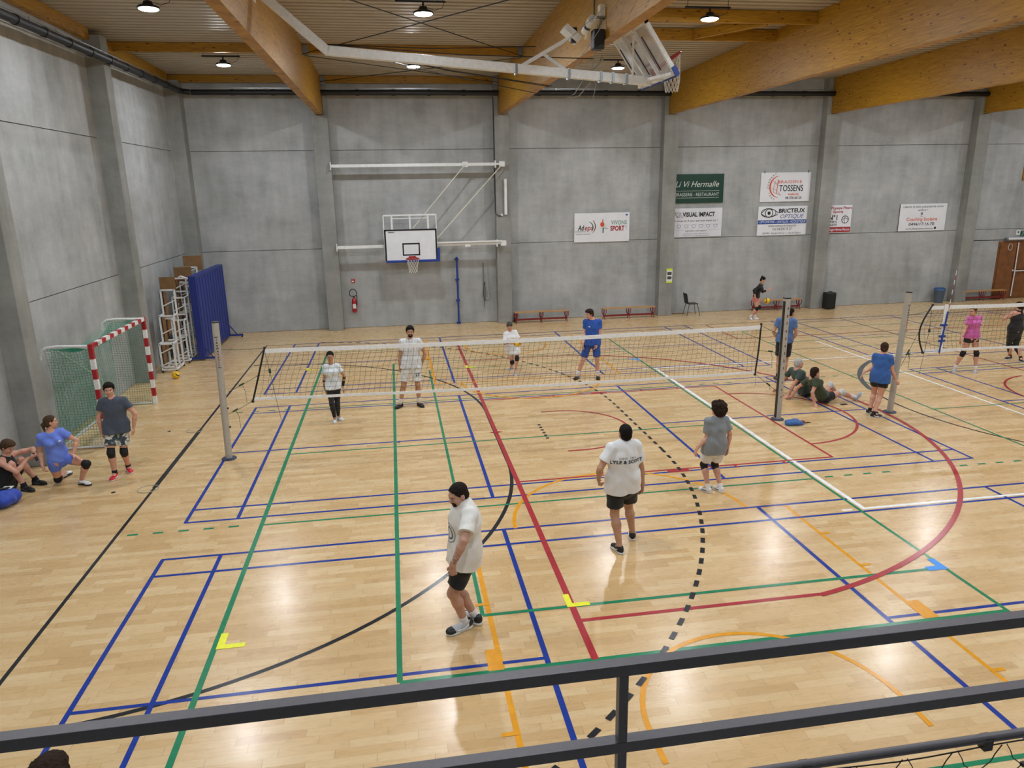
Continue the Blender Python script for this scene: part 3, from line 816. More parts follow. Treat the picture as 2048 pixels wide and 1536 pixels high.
    if st != 'bald':
        ex = {'short':.006,'thick':.016,'curly':.034,'tied':.008,'bun':.008,'long':.014,'fade':.004}.get(st, .008)
        HF.ell(P(-.014,0,.036), tuple(x+ex for x in sc(.093,.074,.082)), HB, k=.01, clip=cut+[(P(0,0,-.035 if st in ('short','fade','thick') else -.06), -hu_)])
        HF.ell(P(-.045,0,-.02), tuple(x+ex*.8 for x in sc(.060,.066,.062)), HB, k=.02, clip=[(P(.0,0,0), hf), (P(0,0,-.085), -hu_)])
        if st in ('thick','curly'): HF.ell(P(.03,0,.095), tuple(x+ex*.7 for x in sc(.055,.055,.022)), HB, k=.03)
        if st == 'curly':
            for i in range(90):
                th = random.uniform(0, 2*math.pi); ph = random.uniform(.0, 1.9)
                v = (math.sin(ph)*math.cos(th), math.sin(ph)*math.sin(th), math.cos(ph))
                if v[0] > .45 and v[2] < .5: continue
                HF.ell(P(-.02+v[0]*.108, v[1]*.092, .035+v[2]*.105), (random.uniform(.018,.030)*hs,)*3, k=.006)
        if st in ('tied','bun'):
            if st == 'bun': HF.ell(P(-.085,0,.085), sc(.045,.045,.042), HB, k=.01)
            else:
                L_ = sp.get('tail', .16); HF.cone(P(-.095,0,.015), P(-.125,0,-.03), .022*hs, .028*hs, k=.015); HF.cone(P(-.125,0,-.03), P(-.115,sp.get('tailside',0),-.03-L_), .028*hs, .012*hs, k=.015)
        if st == 'long':
            HF.cone(P(-.06,0,.0), P(-.09,0,-.16), .075*hs, .055*hs, k=.03, flat=(hf,.6)); HF.cone(P(-.09,0,-.16), P(-.10,.01,-.34), .05*hs, .02*hs, k=.02)
        mesh_obj('hair', [HF.mesh(HR, noise=(lambda P_: .0022*np.sin(P_[...,0]*233+np.sin(P_[...,2]*71+P_[...,1]*40)*2)+.0022*np.sin(P_[...,1]*197+np.sin(P_[...,0]*83)*2)))], sp['hair'], t, 1)
    if sp.get('beard'):
        BF = Field(); BF.ell(P(.024,0,-.050), tuple(x+.004 for x in sc(.066,.058,.066)), HB, k=.01, clip=[(P(0,0,-.040), hu_), (P(.01,0,0), -hf)]); BF.ell(P(.048,0,-.082), tuple(x+.005 for x in sc(.030,.032,.024)), HB, k=.02)
        BF.ell(P(.083,0,-.055), sc(.02,.020,.010), HB, k=.004, sub=True)
        BF.ell(P(.084,0,-.040), sc(.008,.024,.0045), HB, k=.004)
        mesh_obj('beard', [BF.mesh(HR)], sp['hair'], t)
    # shirt
    sh_ = sp['shirt']; lo_ = sh_.get('loose', .016)*s; hem = (sh_.get('hem', .07)-.012)*H
    S = Field(); hemp = pel-up*hem
    S.cone(hemp-up*.03*H, pel+up*.04*H, hr+lo_+.012*s+sh_.get('flare',0), hr+lo_, k=.05, flat=(fr, flat[1]*1.04), clip=[(hemp, -up)])
    S.cone(pel+up*.02*H, waist, hr*.97+lo_, wrr+lo_*1.3, k=.06, flat=flat); S.cone(waist, chest, wrr+lo_*1.3, cr+lo_*.8, k=.06, flat=flat); S.cone(chest, ubk, cr+lo_*.6, cr*.74+lo_*.4, k=.06, flat=flat)
    if fem:
        for sg in (-1,1): S.ell(chest+fr*.052*H*g+rt*sg*.042*H, (.036*H+lo_*.8,)*3, k=.05)
    if belly: S.ell(pel+up*.07*H+fr*.03*H*(1+belly), (.085*H*g*(1+belly*.5)+lo_*.8,)*3, k=.08)
    sl = sh_.get('sleeve', .55)
    if sl > 0:
        for i in (0,1):
            S.cone(neck-up*.055*s, SH[i], .05*s*g+.010*s, .052*s*g**.5+.012*s, k=.05)
            if sl <= 1:
                e_ = SH[i]+(EL[i]-SH[i])*sl; ax = nrm(EL[i]-SH[i]); e2 = e_+ax*.03
                S.cone(SH[i], e2, .055*s*g**.5+.010*s, .054*s*g**.6+.016*s+sh_.get('sflare', 0), k=.035, clip=[(e_, ax)])
            else:
                S.cone(SH[i], EL[i], .055*s*g**.5+.008*s, .038*s*g**.5+.012*s, k=.035); e_ = EL[i]+(WR[i]-EL[i])*(sl-1); ax = nrm(WR[i]-EL[i])
                S.cone(EL[i], e_+ax*.02, .038*s*g**.5+.012*s, .026*s+.014*s, k=.02, clip=[(e_, ax)])
    else:
        for sg in (-1,1): S.cone(chest+rt*sg*.05*s, neck-up*.01*s+rt*sg*.055*s, .05*s, .022*s, k=.03)
    S.cone(neck-up*.06*s, neck-up*.0*s, .078*s+.006, .066*s, k=.03, clip=[(neck+up*.008*s-fr*.02*s, nrm(up+fr*.25))])
    for i in ((0,1) if sp.get('stand',True) else ()):
        gl = g**.8*(1.06 if fem else 1); bl_ = sp['bottom'].get('loose', .014)*s; q0 = HP[i]+up*.05*H
        S.cone(q0, HP[i]+(KN[i]-HP[i])*.5, hr*.66+lo_, .094*s*gl+bl_+.014*s, k=.05, clip=[(hemp, -up)])
    wn = random.uniform(0, 6); wa = sh_.get('wrinkle', .005)*s
    def wr_noise(P_):
        a = P_@up; b = P_@rt
        return wa*(np.sin(a*38+3*np.sin(b*15+wn)+wn)*.6+np.sin(b*34+2*np.sin(a*11+wn))*.5)
    so = mesh_obj('shirt', [S.mesh(res, noise=wr_noise)], sh_['mat'], t)
    # shorts / leggings
    bo = sp['bottom']; bl = bo.get('loose', .014)*s; T = Field(); fr_ = bo.get('len', .75)
    wst = pel+up*.035*H
    T.cone(pel-up*.02*H, wst+up*.02*H, hr+bl*.5, hr+bl*.3-.004, k=.05, flat=flat, clip=[(wst, up)])
    for i in (0,1):
        gl = g**.8*(1.06 if fem else 1)
        if fr_ <= 1:
            e_ = HP[i]+(KN[i]-HP[i])*fr_; ax = nrm(KN[i]-HP[i])
            T.cone(HP[i], e_+ax*.03, .088*s*gl+bl*.7, (.086-.028*fr_)*s*gl+bl*1.25+bo.get('flare',0), k=.03, clip=[(e_, ax)])
        else:
            e_ = KN[i]+(AN[i]-KN[i])*(fr_-1); ax = nrm(AN[i]-KN[i])
            T.cone(HP[i], (HP[i]+KN[i])/2, .087*s*gl+bl, .073*s*gl+bl, k=.05); T.cone((HP[i]+KN[i])/2, KN[i], .073*s*gl+bl, .055*s*gl**.6+bl, k=.03); T.cone(KN[i], KN[i]+(AN[i]-KN[i])*.32, .055*s*gl**.6+bl, .057*s*gl**.7+bl, k=.03); T.cone(KN[i]+(AN[i]-KN[i])*.32, e_+ax*.02, .057*s*gl**.7+bl, .038*s+bl, k=.03, clip=[(e_, ax)])
    T.cone(HP[0]-up*.01*H, HP[1]-up*.01*H, .068*s*g+bl*.4, .068*s*g+bl*.4, k=.04)
    bt = mesh_obj('leggings' if fr_ > 1 else 'shorts', [T.mesh(res, noise=(None if fr_ > 1 else wr_noise))], bo['mat'], t)
    # knee pads, arm sleeves, socks, shoes
    for i in (0,1):
        kp = sp.get('pads')
        if kp:
            K_ = Field(); gl = g**.8; a_ = KN[i]+nrm(HP[i]-KN[i])*.085*s; b_ = KN[i]+nrm(AN[i]-KN[i])*.085*s
            K_.cone(a_, KN[i], .062*s*gl**.6, .064*s*gl**.6, k=.02, clip=[(a_, nrm(a_-KN[i]))]); K_.cone(KN[i], b_, .064*s*gl**.6, .060*s*gl**.6, k=.02, clip=[(b_, nrm(b_-KN[i]))]); K_.ell(KN[i]+nrm(pole[i])*.022*s, (.052*s,)*3, k=.02)
            mesh_obj('knee_pad', [K_.mesh(res*.8)], kp, t)
        asl = sp.get('armsleeve')
        if asl and i in sp.get('asl_i', (0,1)):
            K_ = Field(); a_ = EL[i]+(WR[i]-EL[i])*.05; b_ = EL[i]+(WR[i]-EL[i])*.92
            K_.cone(a_, b_, .044*s*g**.5, .031*s, k=.01, clip=[(b_, nrm(b_-a_)), (a_, nrm(a_-b_))]); mesh_obj('arm_sleeve', [K_.mesh(res*.7)], asl, t)
        ft = sp.get('floorfeet', (True,True))[i]; ua = sp.get('footup', [(0,0,1),(0,0,1)])[i]
        sk = sp.get('sock')
        if sk:
            K_ = Field(); ax = nrm(KN[i]-AN[i]); b_ = AN[i]+ax*sk[1]*s
            K_.cone(AN[i]-ax*.02*s, b_+ax*.02, .042*s, .043*s+sk[1]*.05, k=.01, clip=[(b_, ax)]); mesh_obj('sock', [K_.mesh(res*.7)], sk[0], t)
        shoe(t, AN[i], TO[i], s*sp.get('fs',1.0), ua, sp['shoe'][0], sp['shoe'][1], ft, acc=sp['shoe'][2] if len(sp['shoe']) > 2 else None, cap=sp['shoe'][3] if len(sp['shoe']) > 3 else None)
    return dict(t=t, shirt=so, bottom=bt, up=up, fr=fr, rt=rt, neck=neck, pel=pel, chest=chest, H=H, HP=HP, KN=KN, s=s, head=head, P=P, EL=EL, WR=WR)
def tree_of(o):
    me = o.data; return BVHTree.FromPolygons([v.co for v in me.vertices], [tuple(p.vertices) for p in me.polygons])
def dense(V, F, step):
    """cut long lettering edges so that the letters follow the cloth"""
    bm = bmesh.new(); vs = [bm.verts.new((x,y,0)) for x, y in V]
    for f in F:
        try: bm.faces.new([vs[i] for i in f])
        except ValueError: pass
    bmesh.ops.triangulate(bm, faces=bm.faces)
    for _ in range(3):
        es = [e for e in bm.edges if e.calc_length() > step]
        if not es: break
        bmesh.ops.subdivide_edges(bm, edges=es, cuts=1)
    bm.verts.index_update(); V2 = [(v.co.x, v.co.y) for v in bm.verts]; F2 = [tuple(v.index for v in f.verts) for f in bm.faces]; bm.free(); return V2, F2
def print_on(d, which, txt, size, centre, sign, m, name='printed_lettering', right=None, up=None, nrm_=None, bold=.012, off=.004, **kw):
    o = d[which]; V, F = text_mesh(txt, size, bold=bold*size*2, **kw); V, F = dense(V, F, .02)
    nn = Vector(d['fr'])*sign if nrm_ is None else Vector(nrm_); u = Vector(d['up']) if up is None else Vector(up)
    r = u.cross(nn) if right is None else Vector(right)
    q = MB(); text_on(q, V, F, centre, r, u, nn, tree_of(o), off); return q.build(name, m, o)
# joint positions measured in metres in the hall
PD = {
 'boy': {"phi":-85,"pel":[-8.299,-0.744,0.72],"neck":[-8.286,-0.744,1.406],"head":[-8.311,-0.764,1.574],"ank":[[-8.393,-0.893,0.09],[-8.268,-0.595,0.09]],"toe":[[-8.406,-1.054,0.03],[-8.183,-0.733,0.03]],"el":[[-8.516,-0.759,1.028],[-8.017,-0.729,1.099]],"wr":[[-8.546,-0.759,0.83],[-8.024,-0.729,0.855]],"tip":[[-8.537,-0.759,0.721],[-8.034,-0.729,0.718]]},
 'girl': {"phi":-88,"pel":[-4.774,1.658,0.728],"neck":[-4.783,1.658,1.25],"head":[-4.787,1.638,1.432],"ank":[[-4.793,1.594,0.09],[-4.725,1.722,0.09]],"toe":[[-4.784,1.4,0.03],[-4.606,1.569,0.03]],"el":[[-4.957,1.652,0.979],[-4.6,1.664,0.998]],"wr":[[-4.939,1.652,0.696],[-4.578,1.664,0.747]],"tip":[[-4.929,1.652,0.576],[-4.553,1.664,0.669]]},
 'stripe': {"phi":-90,"pel":[-3.087,2.389,0.796],"neck":[-3.079,2.389,1.565],"head":[-3.07,2.369,1.747],"ank":[[-3.379,2.39,0.09],[-2.948,2.388,0.09]],"toe":[[-3.473,2.242,0.03],[-2.877,2.227,0.03]],"el":[[-3.34,2.389,1.174],[-2.779,2.389,1.212]],"wr":[[-3.335,2.389,0.879],[-2.857,2.389,0.966]],"tip":[[-3.313,2.389,0.763],[-2.906,2.389,0.877]]},
 'ball': {"phi":-90,"pel":[-0.33,5.047,0.693],"neck":[-0.397,4.997,1.118],"head":[-0.418,4.957,1.277],"ank":[[-0.324,5.311,0.09],[-0.298,4.784,0.09]],"toe":[[-0.447,5.223,0.03],[-0.325,4.645,0.03]],"el":[[-0.58,4.947,0.873],[-0.171,4.947,0.905]],"wr":[[-0.462,4.697,0.891],[-0.228,4.697,0.866]],"tip":[[-0.374,4.677,0.878],[-0.283,4.677,0.847]]},
 'blue': {"phi":-100,"pel":[1.563,3.925,0.832],"neck":[1.567,3.925,1.53],"head":[1.476,3.905,1.688],"ank":[[1.196,3.977,0.09],[1.709,3.873,0.09]],"toe":[[1.095,3.838,0.03],[1.673,3.705,0.03]],"el":[[1.381,3.954,1.167],[1.77,3.895,1.159]],"wr":[[1.303,3.854,0.949],[1.668,3.795,0.917]],"tip":[[1.281,3.834,0.84],[1.605,3.775,0.772]]},
 'serve': {"phi":-35,"pel":[9.647,10.875,0.888],"neck":[9.743,10.775,1.296],"head":[9.775,10.724,1.448],"ank":[[9.467,10.883,0.09],[9.616,10.867,0.09]],"toe":[[9.44,10.73,0.03],[9.693,10.733,0.03]],"el":[[9.389,10.636,1.028],[10.062,10.914,0.992]],"wr":[[9.468,10.636,0.858],[10.129,10.914,1.052]],"tip":[[9.503,10.636,0.771],[10.213,10.914,1.096]]},
 'hips': {"phi":65,"pel":[6.159,2.672,0.915],"neck":[6.18,2.672,1.568],"head":[6.287,2.691,1.706],"ank":[[6.08,2.712,0.09],[6.208,2.632,0.09]],"toe":[[6.108,2.875,0.03],[6.334,2.739,0.03]],"el":[[5.843,2.744,1.251],[6.354,2.601,1.204]],"wr":[[6.053,2.794,1.032],[6.325,2.651,0.973]],"tip":[[6.134,2.804,0.976],[6.25,2.661,0.987]]},
 'bluew': {"phi":45,"pel":[6.619,-0.429,0.715],"neck":[6.621,-0.429,1.316],"head":[6.645,-0.415,1.468],"ank":[[6.555,-0.306,0.09],[6.479,-0.553,0.09]],"toe":[[6.705,-0.375,0.03],[6.64,-0.587,0.03]],"el":[[6.433,-0.309,1.068],[6.8,-0.55,0.947]],"wr":[[6.325,-0.309,0.936],[6.909,-0.55,0.772]],"tip":[[6.277,-0.309,0.871],[7.011,-0.55,0.713]]},
 'pink': {"phi":-88,"pel":[11.195,2.415,0.849],"neck":[11.198,2.415,1.444],"head":[11.106,2.395,1.59],"ank":[[10.954,2.541,0.09],[11.336,2.288,0.09]],"toe":[[10.843,2.429,0.03],[11.233,2.168,0.03]],"el":[[10.98,2.409,1.122],[11.45,2.421,1.079]],"wr":[[10.824,2.329,0.912],[11.273,2.341,0.86]],"tip":[[10.792,2.309,0.816],[11.221,2.321,0.764]]},
 'black': {"phi":90,"pel":[13.209,3.204,0.749],"neck":[13.227,3.204,1.358],"head":[13.217,3.224,1.511],"ank":[[13.326,3.356,0.09],[13.389,3.053,0.09]],"toe":[[13.127,3.31,0.03],[13.315,2.915,0.03]],"el":[[12.846,3.204,1.111],[13.487,3.204,1.033]],"wr":[[13.136,3.354,1.298],[13.692,3.354,0.757]],"tip":[[13.207,3.374,1.371],[13.739,3.374,0.671]]},
 'big': {"phi":-165,"pel":[-2.751,-6.513,0.626],"neck":[-2.728,-6.513,1.509],"head":[-2.796,-6.518,1.621],"ank":[[-2.781,-6.565,0.09],[-2.651,-6.461,0.09]],"toe":[[-2.931,-6.634,0.03],[-2.757,-6.335,0.03]],"el":[[-2.784,-6.937,1.282],[-2.751,-6.089,0.913]],"wr":[[-2.91,-6.957,1.035],[-2.823,-6.109,0.603]],"tip":[[-2.919,-6.957,0.889],[-2.822,-6.109,0.438]]},
 'lyle': {"phi":95,"pel":[-0.453,-5.004,0.744],"neck":[-0.451,-5.004,1.503],"head":[-0.431,-4.984,1.639],"ank":[[-0.535,-5.181,0.09],[-0.236,-4.827,0.09]],"toe":[[-0.57,-5.029,0.03],[-0.173,-4.624,0.03]],"el":[[-0.765,-5.019,1.158],[-0.16,-4.989,1.041]],"wr":[[-0.768,-4.919,0.985],[-0.133,-4.889,0.84]],"tip":[[-0.751,-4.889,0.881],[-0.153,-4.859,0.699]]},
 'kid': {"phi":97,"pel":[1.536,-3.534,0.573],"neck":[1.54,-3.534,1.257],"head":[1.566,-3.514,1.385],"ank":[[1.462,-3.521,0.09],[1.668,-3.547,0.09]],"toe":[[1.374,-3.376,0.03],[1.64,-3.446,0.03]],"el":[[1.311,-3.555,0.951],[1.766,-3.513,0.903]],"wr":[[1.23,-3.555,0.781],[1.771,-3.513,0.738]],"tip":[[1.203,-3.555,0.711],[1.765,-3.513,0.675]]},
}
PD['sit'] = dict(phi=-8, pel=[-10.02,-1.12,.13], neck=[-9.93,-1.15,.63], head=[-9.87,-1.17,.79], el=[[-9.9,-1.4,.4],[-9.7,-.9,.6]], wr=[[-9.60,-1.18,.56],[-9.56,-1.02,.60]], tip=[[-9.52,-1.16,.58],[-9.50,-1.08,.58]], ank=[[-9.72,-1.20,.09],[-9.66,-.93,.09]], toe=[[-9.50,-1.30,.03],[-9.43,-1.0,.03]])
PD['kneel'] = dict(phi=-60, pel=[-9.13,-1.15,.53], neck=[-9.17,-1.2,1.01], head=[-9.13,-1.19,1.18], el=[[-9.40,-1.15,.75],[-8.93,-1.15,.84]], wr=[[-9.35,-1.27,.46],[-8.86,-1.24,.60]], tip=[[-9.33,-1.29,.36],[-8.77,-1.27,.56]], ank=[[-9.31,-.66,.09],[-8.86,-1.10,.09]], toe=[[-9.27,-.46,.03],[-8.68,-1.18,.03]])
PD['grey'] = dict(phi=12, pel=[5.95,1.25,.13], neck=[5.67,1.2,.65], head=[5.72,1.2,.80], el=[[5.4,1.6,.4],[5.35,1.1,.4]], wr=[[5.56,1.70,.07],[5.50,1.16,.07]], tip=[[5.46,1.74,.02],[5.40,1.15,.02]], ank=[[6.45,1.55,.09],[6.33,1.22,.09]], toe=[[6.63,1.6,.03],[6.52,1.25,.03]])
PD['lie'] = dict(phi=8, pel=[6.05,.66,.14], neck=[5.76,.70,.56], head=[5.83,.69,.71], el=[[5.5,1.0,.35],[5.6,.45,.3]], wr=[[5.52,1.03,.07],[5.72,.44,.07]], tip=[[5.42,1.08,.02],[5.70,.34,.02]], ank=[[6.64,1.02,.09],[6.84,.64,.08]], toe=[[6.83,1.05,.03],[6.95,.64,.22]])
PD['head'] = dict(phi=80, pel=[-5.4,-10.1,.95], neck=[-5.4,-10.1,1.5], head=[-5.39,-10.08,1.665], el=[[-5.68,-10.1,1.2],[-5.12,-10.1,1.2]], wr=[[-5.66,-10.0,.95],[-5.14,-10.0,.95]], tip=[[-5.65,-9.98,.85],[-5.15,-9.98,.85]], ank=[[-5.5,-10.1,.09],[-5.3,-10.1,.09]], toe=[[-5.52,-9.92,.03],[-5.28,-9.92,.03]])
SK_L = skin('skin_light', 'd3a08a'); SK_M = skin('skin_medium', 'bd9176'); SK_D = skin('skin_tan', 'a8775a')
H_BK = hairm('hair_black', '17130f'); H_DB = hairm('hair_dark_brown', '2b1d14'); H_BR = hairm('hair_brown', '4e3a2a'); H_GR = hairm('hair_grey', 'b4b4b0')
SH_W = mat('shoe_white', 'e4e6e8', .5); SO_W = mat('sole_white', 'd9dadb', .6); SH_K = mat('shoe_black', '16171a', .6); SO_K = mat('sole_black', '1c1c1e', .6); SH_G = mat('shoe_grey', 'a9aeb6', .55); SH_R = mat('shoe_red', 'd0263a', .5); SH_DG = mat('shoe_dark_grey', '4e5359', .6)
C_K = cloth('black_cloth', '141416'); C_WT = cloth('white_tee', 'e6e8ea'); C_WT2 = cloth('cream_white_tee', 'e4e3df'); C_WS = cloth('white_shorts_cloth', 'dedfdd')
PADK = mat('knee_pad_black', '121214', .8); SOCKW = mat('sock_white', 'e2e4e6', .9); SOCKK = mat('sock_black', '15161a', .9); PADW = mat('knee_pad_white', 'cfd8d6', .8)
def stripe_cloth():
    n = N('striped_jersey'); tc = n.n('ShaderNodeTexCoord').outputs['Object']; sx = n.n('ShaderNodeSeparateXYZ'); n.l(tc, sx.inputs[0])
    f = n.math('FRACT', n.math('DIVIDE', sx.outputs[0], .034)); k = n.math('LESS_THAN', f, .2)
    n.set(col=n.mix(k, srgb('e2e4e6'), srgb('9aa1aa')), rough=.8); n.bump(n.noise(n.mapv(tc, (1,1,.45)), 5, 2), .5, .05); return n.m
def leaf_cloth():
    n = N('leaf_print_cloth'); tc = n.n('ShaderNodeTexCoord').outputs['Object']
    f = n.noise(tc, 11, 2, .4); g_ = n.noise(tc, 26, 2)
    c = n.mix(n.math('GREATER_THAN', f, .54), srgb('cfccc2'), srgb('39444c')); c = n.mix(n.math('GREATER_THAN', g_, .60), c, srgb('6d8080'))
    n.set(col=c, rough=.85); return n.m
def tee(m, **k): return dict(mat=m, **k)
def mk(key, label, H, **k):
    d = dict(PD[key]); d['H'] = H; d.update(k); return person(label, d)
R_ = {}
R_['boy'] = mk('boy', 'boy in dark grey tee, leaf print shorts and red shoes standing before the goal', 1.72, skin=SK_L, hair=H_BK, hstyle='thick', girth=1.06, shirt=tee(cloth('slate_tee','434c5b'), hem=.06), bottom=dict(mat=leaf_cloth(), len=.72, loose=.024), pads=PADK, sock=(SOCKK,.07), shoe=(SH_R,mat('sole_pale','d8c8c2',.6),SH_W), hphi=-75, hpitch=-8, res=.008)
R_['girl'] = mk('girl', 'girl in white tee, black leggings and black arm sleeves behind the net', 1.56, fem=True, skin=SK_M, hair=H_BK, hstyle='tied', shirt=tee(cloth('pale_tee','dfe6ea'), hem=.045, loose=.022), bottom=dict(mat=C_K, len=1.95, loose=.004), armsleeve=PADK, shoe=(SH_W,SO_W,SH_G), hpitch=-12, girth=.88, shw=.094)
R_['stripe'] = mk('stripe', 'tall man in white pinstriped jersey and white shorts numbered 27', 1.86, skin=SK_M, hair=H_BK, hstyle='thick', shirt=tee(stripe_cloth(), hem=.06, loose=.024), bottom=dict(mat=C_WS, len=.80, loose=.03), sock=(SOCKW,.11), shoe=(SH_K,SO_K), girth=1.0, beard=True, hpitch=-6)
R_['ball'] = mk('ball', 'player in white tee and black knee pads looking down at a volleyball', 1.50, fem=True, skin=SK_L, hair=hairm('hair_ash','4a4742'), hstyle='tied', shirt=tee(C_WT, hem=.10, loose=.03, sleeve=.75), bottom=dict(mat=C_WS, len=.5), pads=PADK, armsleeve=PADK, asl_i=(0,), shoe=(SH_G,SO_W,SOCKK), hpitch=-40, girth=1.1, tail=.06, hs=1.05)
R_['blue'] = mk('blue', 'man in royal blue tee and shorts looking left behind the net', 1.82, skin=SK_L, hair=H_DB, hstyle='thick', shirt=tee(cloth('royal_blue_tee','2350a8'), hem=.06), bottom=dict(mat=cloth('royal_blue_shorts','1f4796'), len=.85, loose=.022), sock=(SOCKW,.12), shoe=(SH_K,SO_K,SH_G), hphi=-155, hpitch=-15)
R_['serve'] = mk('serve', 'woman in black long-sleeved top and pink shorts bouncing a ball by the wall', 1.64, fem=True, skin=SK_L, hair=H_BK, hstyle='bun', shirt=tee(C_K, hem=.01, sleeve=1.55, loose=.008), bottom=dict(mat=cloth('coral_shorts','e0707c'), len=.38, loose=.008), pads=PADK, sock=(SOCKW,.10), shoe=(SH_W,SO_W), hpitch=-30, res=.010, girth=.95, curl=(.3,.15))
R_['hips'] = mk('hips', 'man in faded blue tee with hands on hips behind the middle net post', 1.80, skin=SK_M, hair=H_BK, hstyle='short', shirt=tee(cloth('faded_blue_tee','4f6d9e'), hem=.03, loose=.012), bottom=dict(mat=C_K, len=.80, loose=.024), sock=(SOCKK,.08), shoe=(SH_DG,SO_K), hphi=15, girth=.98)
R_['bluew'] = mk('bluew', 'woman in blue tee and black shorts with arms spread beside the right net post', 1.62, fem=True, skin=SK_L, hair=hairm('hair_chestnut','3a261b'), hstyle='tied', tail=.03, shirt=tee(cloth('denim_blue_tee','315fa6'), hem=.07, loose=.026), bottom=dict(mat=C_K, len=.42, loose=.02), sock=(SOCKK,.04), shoe=(SH_K,SO_W,SH_W), hphi=55, curl=(.1,.9), sgs=(-1,1))
R_['pink'] = mk('pink', 'girl in pink tee and black shorts behind the far right net', 1.68, fem=True, skin=SK_L, hair=hairm('hair_light_brown','5a4636'), hstyle='tied', tail=.05, shirt=tee(cloth('pink_tee','cf66ad'), hem=.03), bottom=dict(mat=C_K, len=.32, loose=.006), pads=PADK, sock=(SOCKW,.09), shoe=(SH_G,SO_W,SH_W), hphi=-160, hpitch=-8)
R_['black'] = mk('black', 'woman in black racerback tank and cropped leggings at the right edge', 1.66, fem=True, skin=SK_L, hair=H_DB, hstyle='tied', shirt=tee(C_K, hem=.02, sleeve=0, loose=.008), bottom=dict(mat=C_K, len=1.72, loose=.006), sock=(SOCKK,.06), shoe=(SH_K,SO_W), girth=1.2, hphi=100)
R_['big'] = mk('big', 'bearded man in loose white tee and black shorts standing nearest the gallery', 1.86, skin=skin('skin_ruddy','bf9480'), hair=hairm('hair_near_black','1e1713'), hstyle='short', beard=True, shirt=tee(C_WT2, hem=.085, loose=.024, sleeve=.72, sflare=.012), bottom=dict(mat=C_K, len=.78, loose=.02), sock=(SOCKW,.085), shoe=(mat('trainer_grey','b9bdc2',.5),SO_W,mat('trainer_white','e8e8ea',.5),mat('trainer_black','1d1e22',.5)), girth=1.13, belly=.0, hphi=-152, hpitch=-18, sgs=(-1,1), res=.007, fs=1.12, flatk=.78, curl=(.4,.4), hs=1.05)
R_['lyle'] = mk('lyle', 'dark-haired man in white tee with lettered back walking towards the net', 1.83, skin=SK_M, hair=hairm('hair_jet','120f0e'), hstyle='short', shirt=tee(C_WT, hem=.085, loose=.022, sleeve=.66, sflare=.008), bottom=dict(mat=C_K, len=.72, loose=.028), shoe=(SH_K,SO_W,SH_W), girth=1.16, hphi=95, hpitch=5, res=.007, curl=(.9,.5))
R_['kid'] = mk('kid', 'curly-haired kid in grey tee and white shorts facing the net', 1.55, skin=SK_L, hair=H_DB, hstyle='curly', shirt=tee(cloth('heather_grey_tee','858c92'), hem=.088, loose=.026, sleeve=.7, sflare=.008), bottom=dict(mat=C_WS, len=.70, loose=.03), pads=PADK, sock=(SOCKW,.06), shoe=(SH_W,SO_W,SOCKK), girth=1.05, hphi=112, res=.007, hs=1.14)
up2 = [(0,0,1),(0,0,1)]
R_['grey'] = mk('grey', 'grey-haired man in dark green tee sitting on the floor leaning on his hands', 1.78, stand=False, skin=SK_L, hair=H_GR, hstyle='short', shirt=tee(cloth('dark_green_tee','394a46'), hem=.02), bottom=dict(mat=C_K, len=.8), sock=(SOCKK,.08), shoe=(SH_K,SO_K), pole=up2, hphi=-5, curl=(.1,.1), sgs=(-1,1))
R_['lie'] = mk('lie', 'long-haired woman in olive tee reclining on the floor beside the net posts', 1.68, fem=True, stand=False, skin=SK_L, hair=hairm('hair_dark_auburn','2e1d17'), hstyle='long', shirt=tee(cloth('olive_tee','3b4630'), hem=.02), bottom=dict(mat=C_K, len=.45), pads=PADW, sock=(SOCKW,.16), shoe=(SH_G,SO_W), pole=up2, hphi=0, hpitch=5, curl=(.1,.1), sgs=(-1,1), floorfeet=(True,False), footup=[(0,0,1),(-.9,0,.4)])
R_['sit'] = mk('sit', 'man in black tank top sitting against the wall looking at a phone', 1.76, stand=False, skin=SK_L, hair=H_BR, hstyle='thick', shirt=tee(C_K, hem=.01, sleeve=0, loose=.01), bottom=dict(mat=C_K, len=.85, loose=.03), sock=(SOCKK,.06), shoe=(SH_K,SO_K,SH_DG), pole=up2, hphi=-15, hpitch=-35, sgs=(1,-1), curl=(.8,.8), res=.008)
R_['kneel'] = mk('kneel', 'woman in periwinkle blue top and shorts kneeling on one knee by the wall', 1.66, fem=True, stand=False, skin=SK_L, hair=hairm('hair_dark_blond','4a3828'), hstyle='tied', tail=.12, shirt=tee(cloth('periwinkle_top','6b87e6'), hem=.035, loose=.008), bottom=dict(mat=cloth('periwinkle_shorts','5f7ce0'), len=.45, loose=.012), pads=PADK, shoe=(SH_W,SO_K,SH_K), pole=[(0,-.6,-1),(.7,-.4,.8)], hphi=25, res=.008, girth=1.0, curl=(.5,.2))
R_['head'] = mk('head', 'dark-haired person at the bottom left corner, only the top of the head showing', 1.80, skin=SK_L, hair=H_DB, hstyle='curly', shirt=tee(C_K), bottom=dict(mat=C_K, len=.8), shoe=(SH_K,SO_K), res=.011)
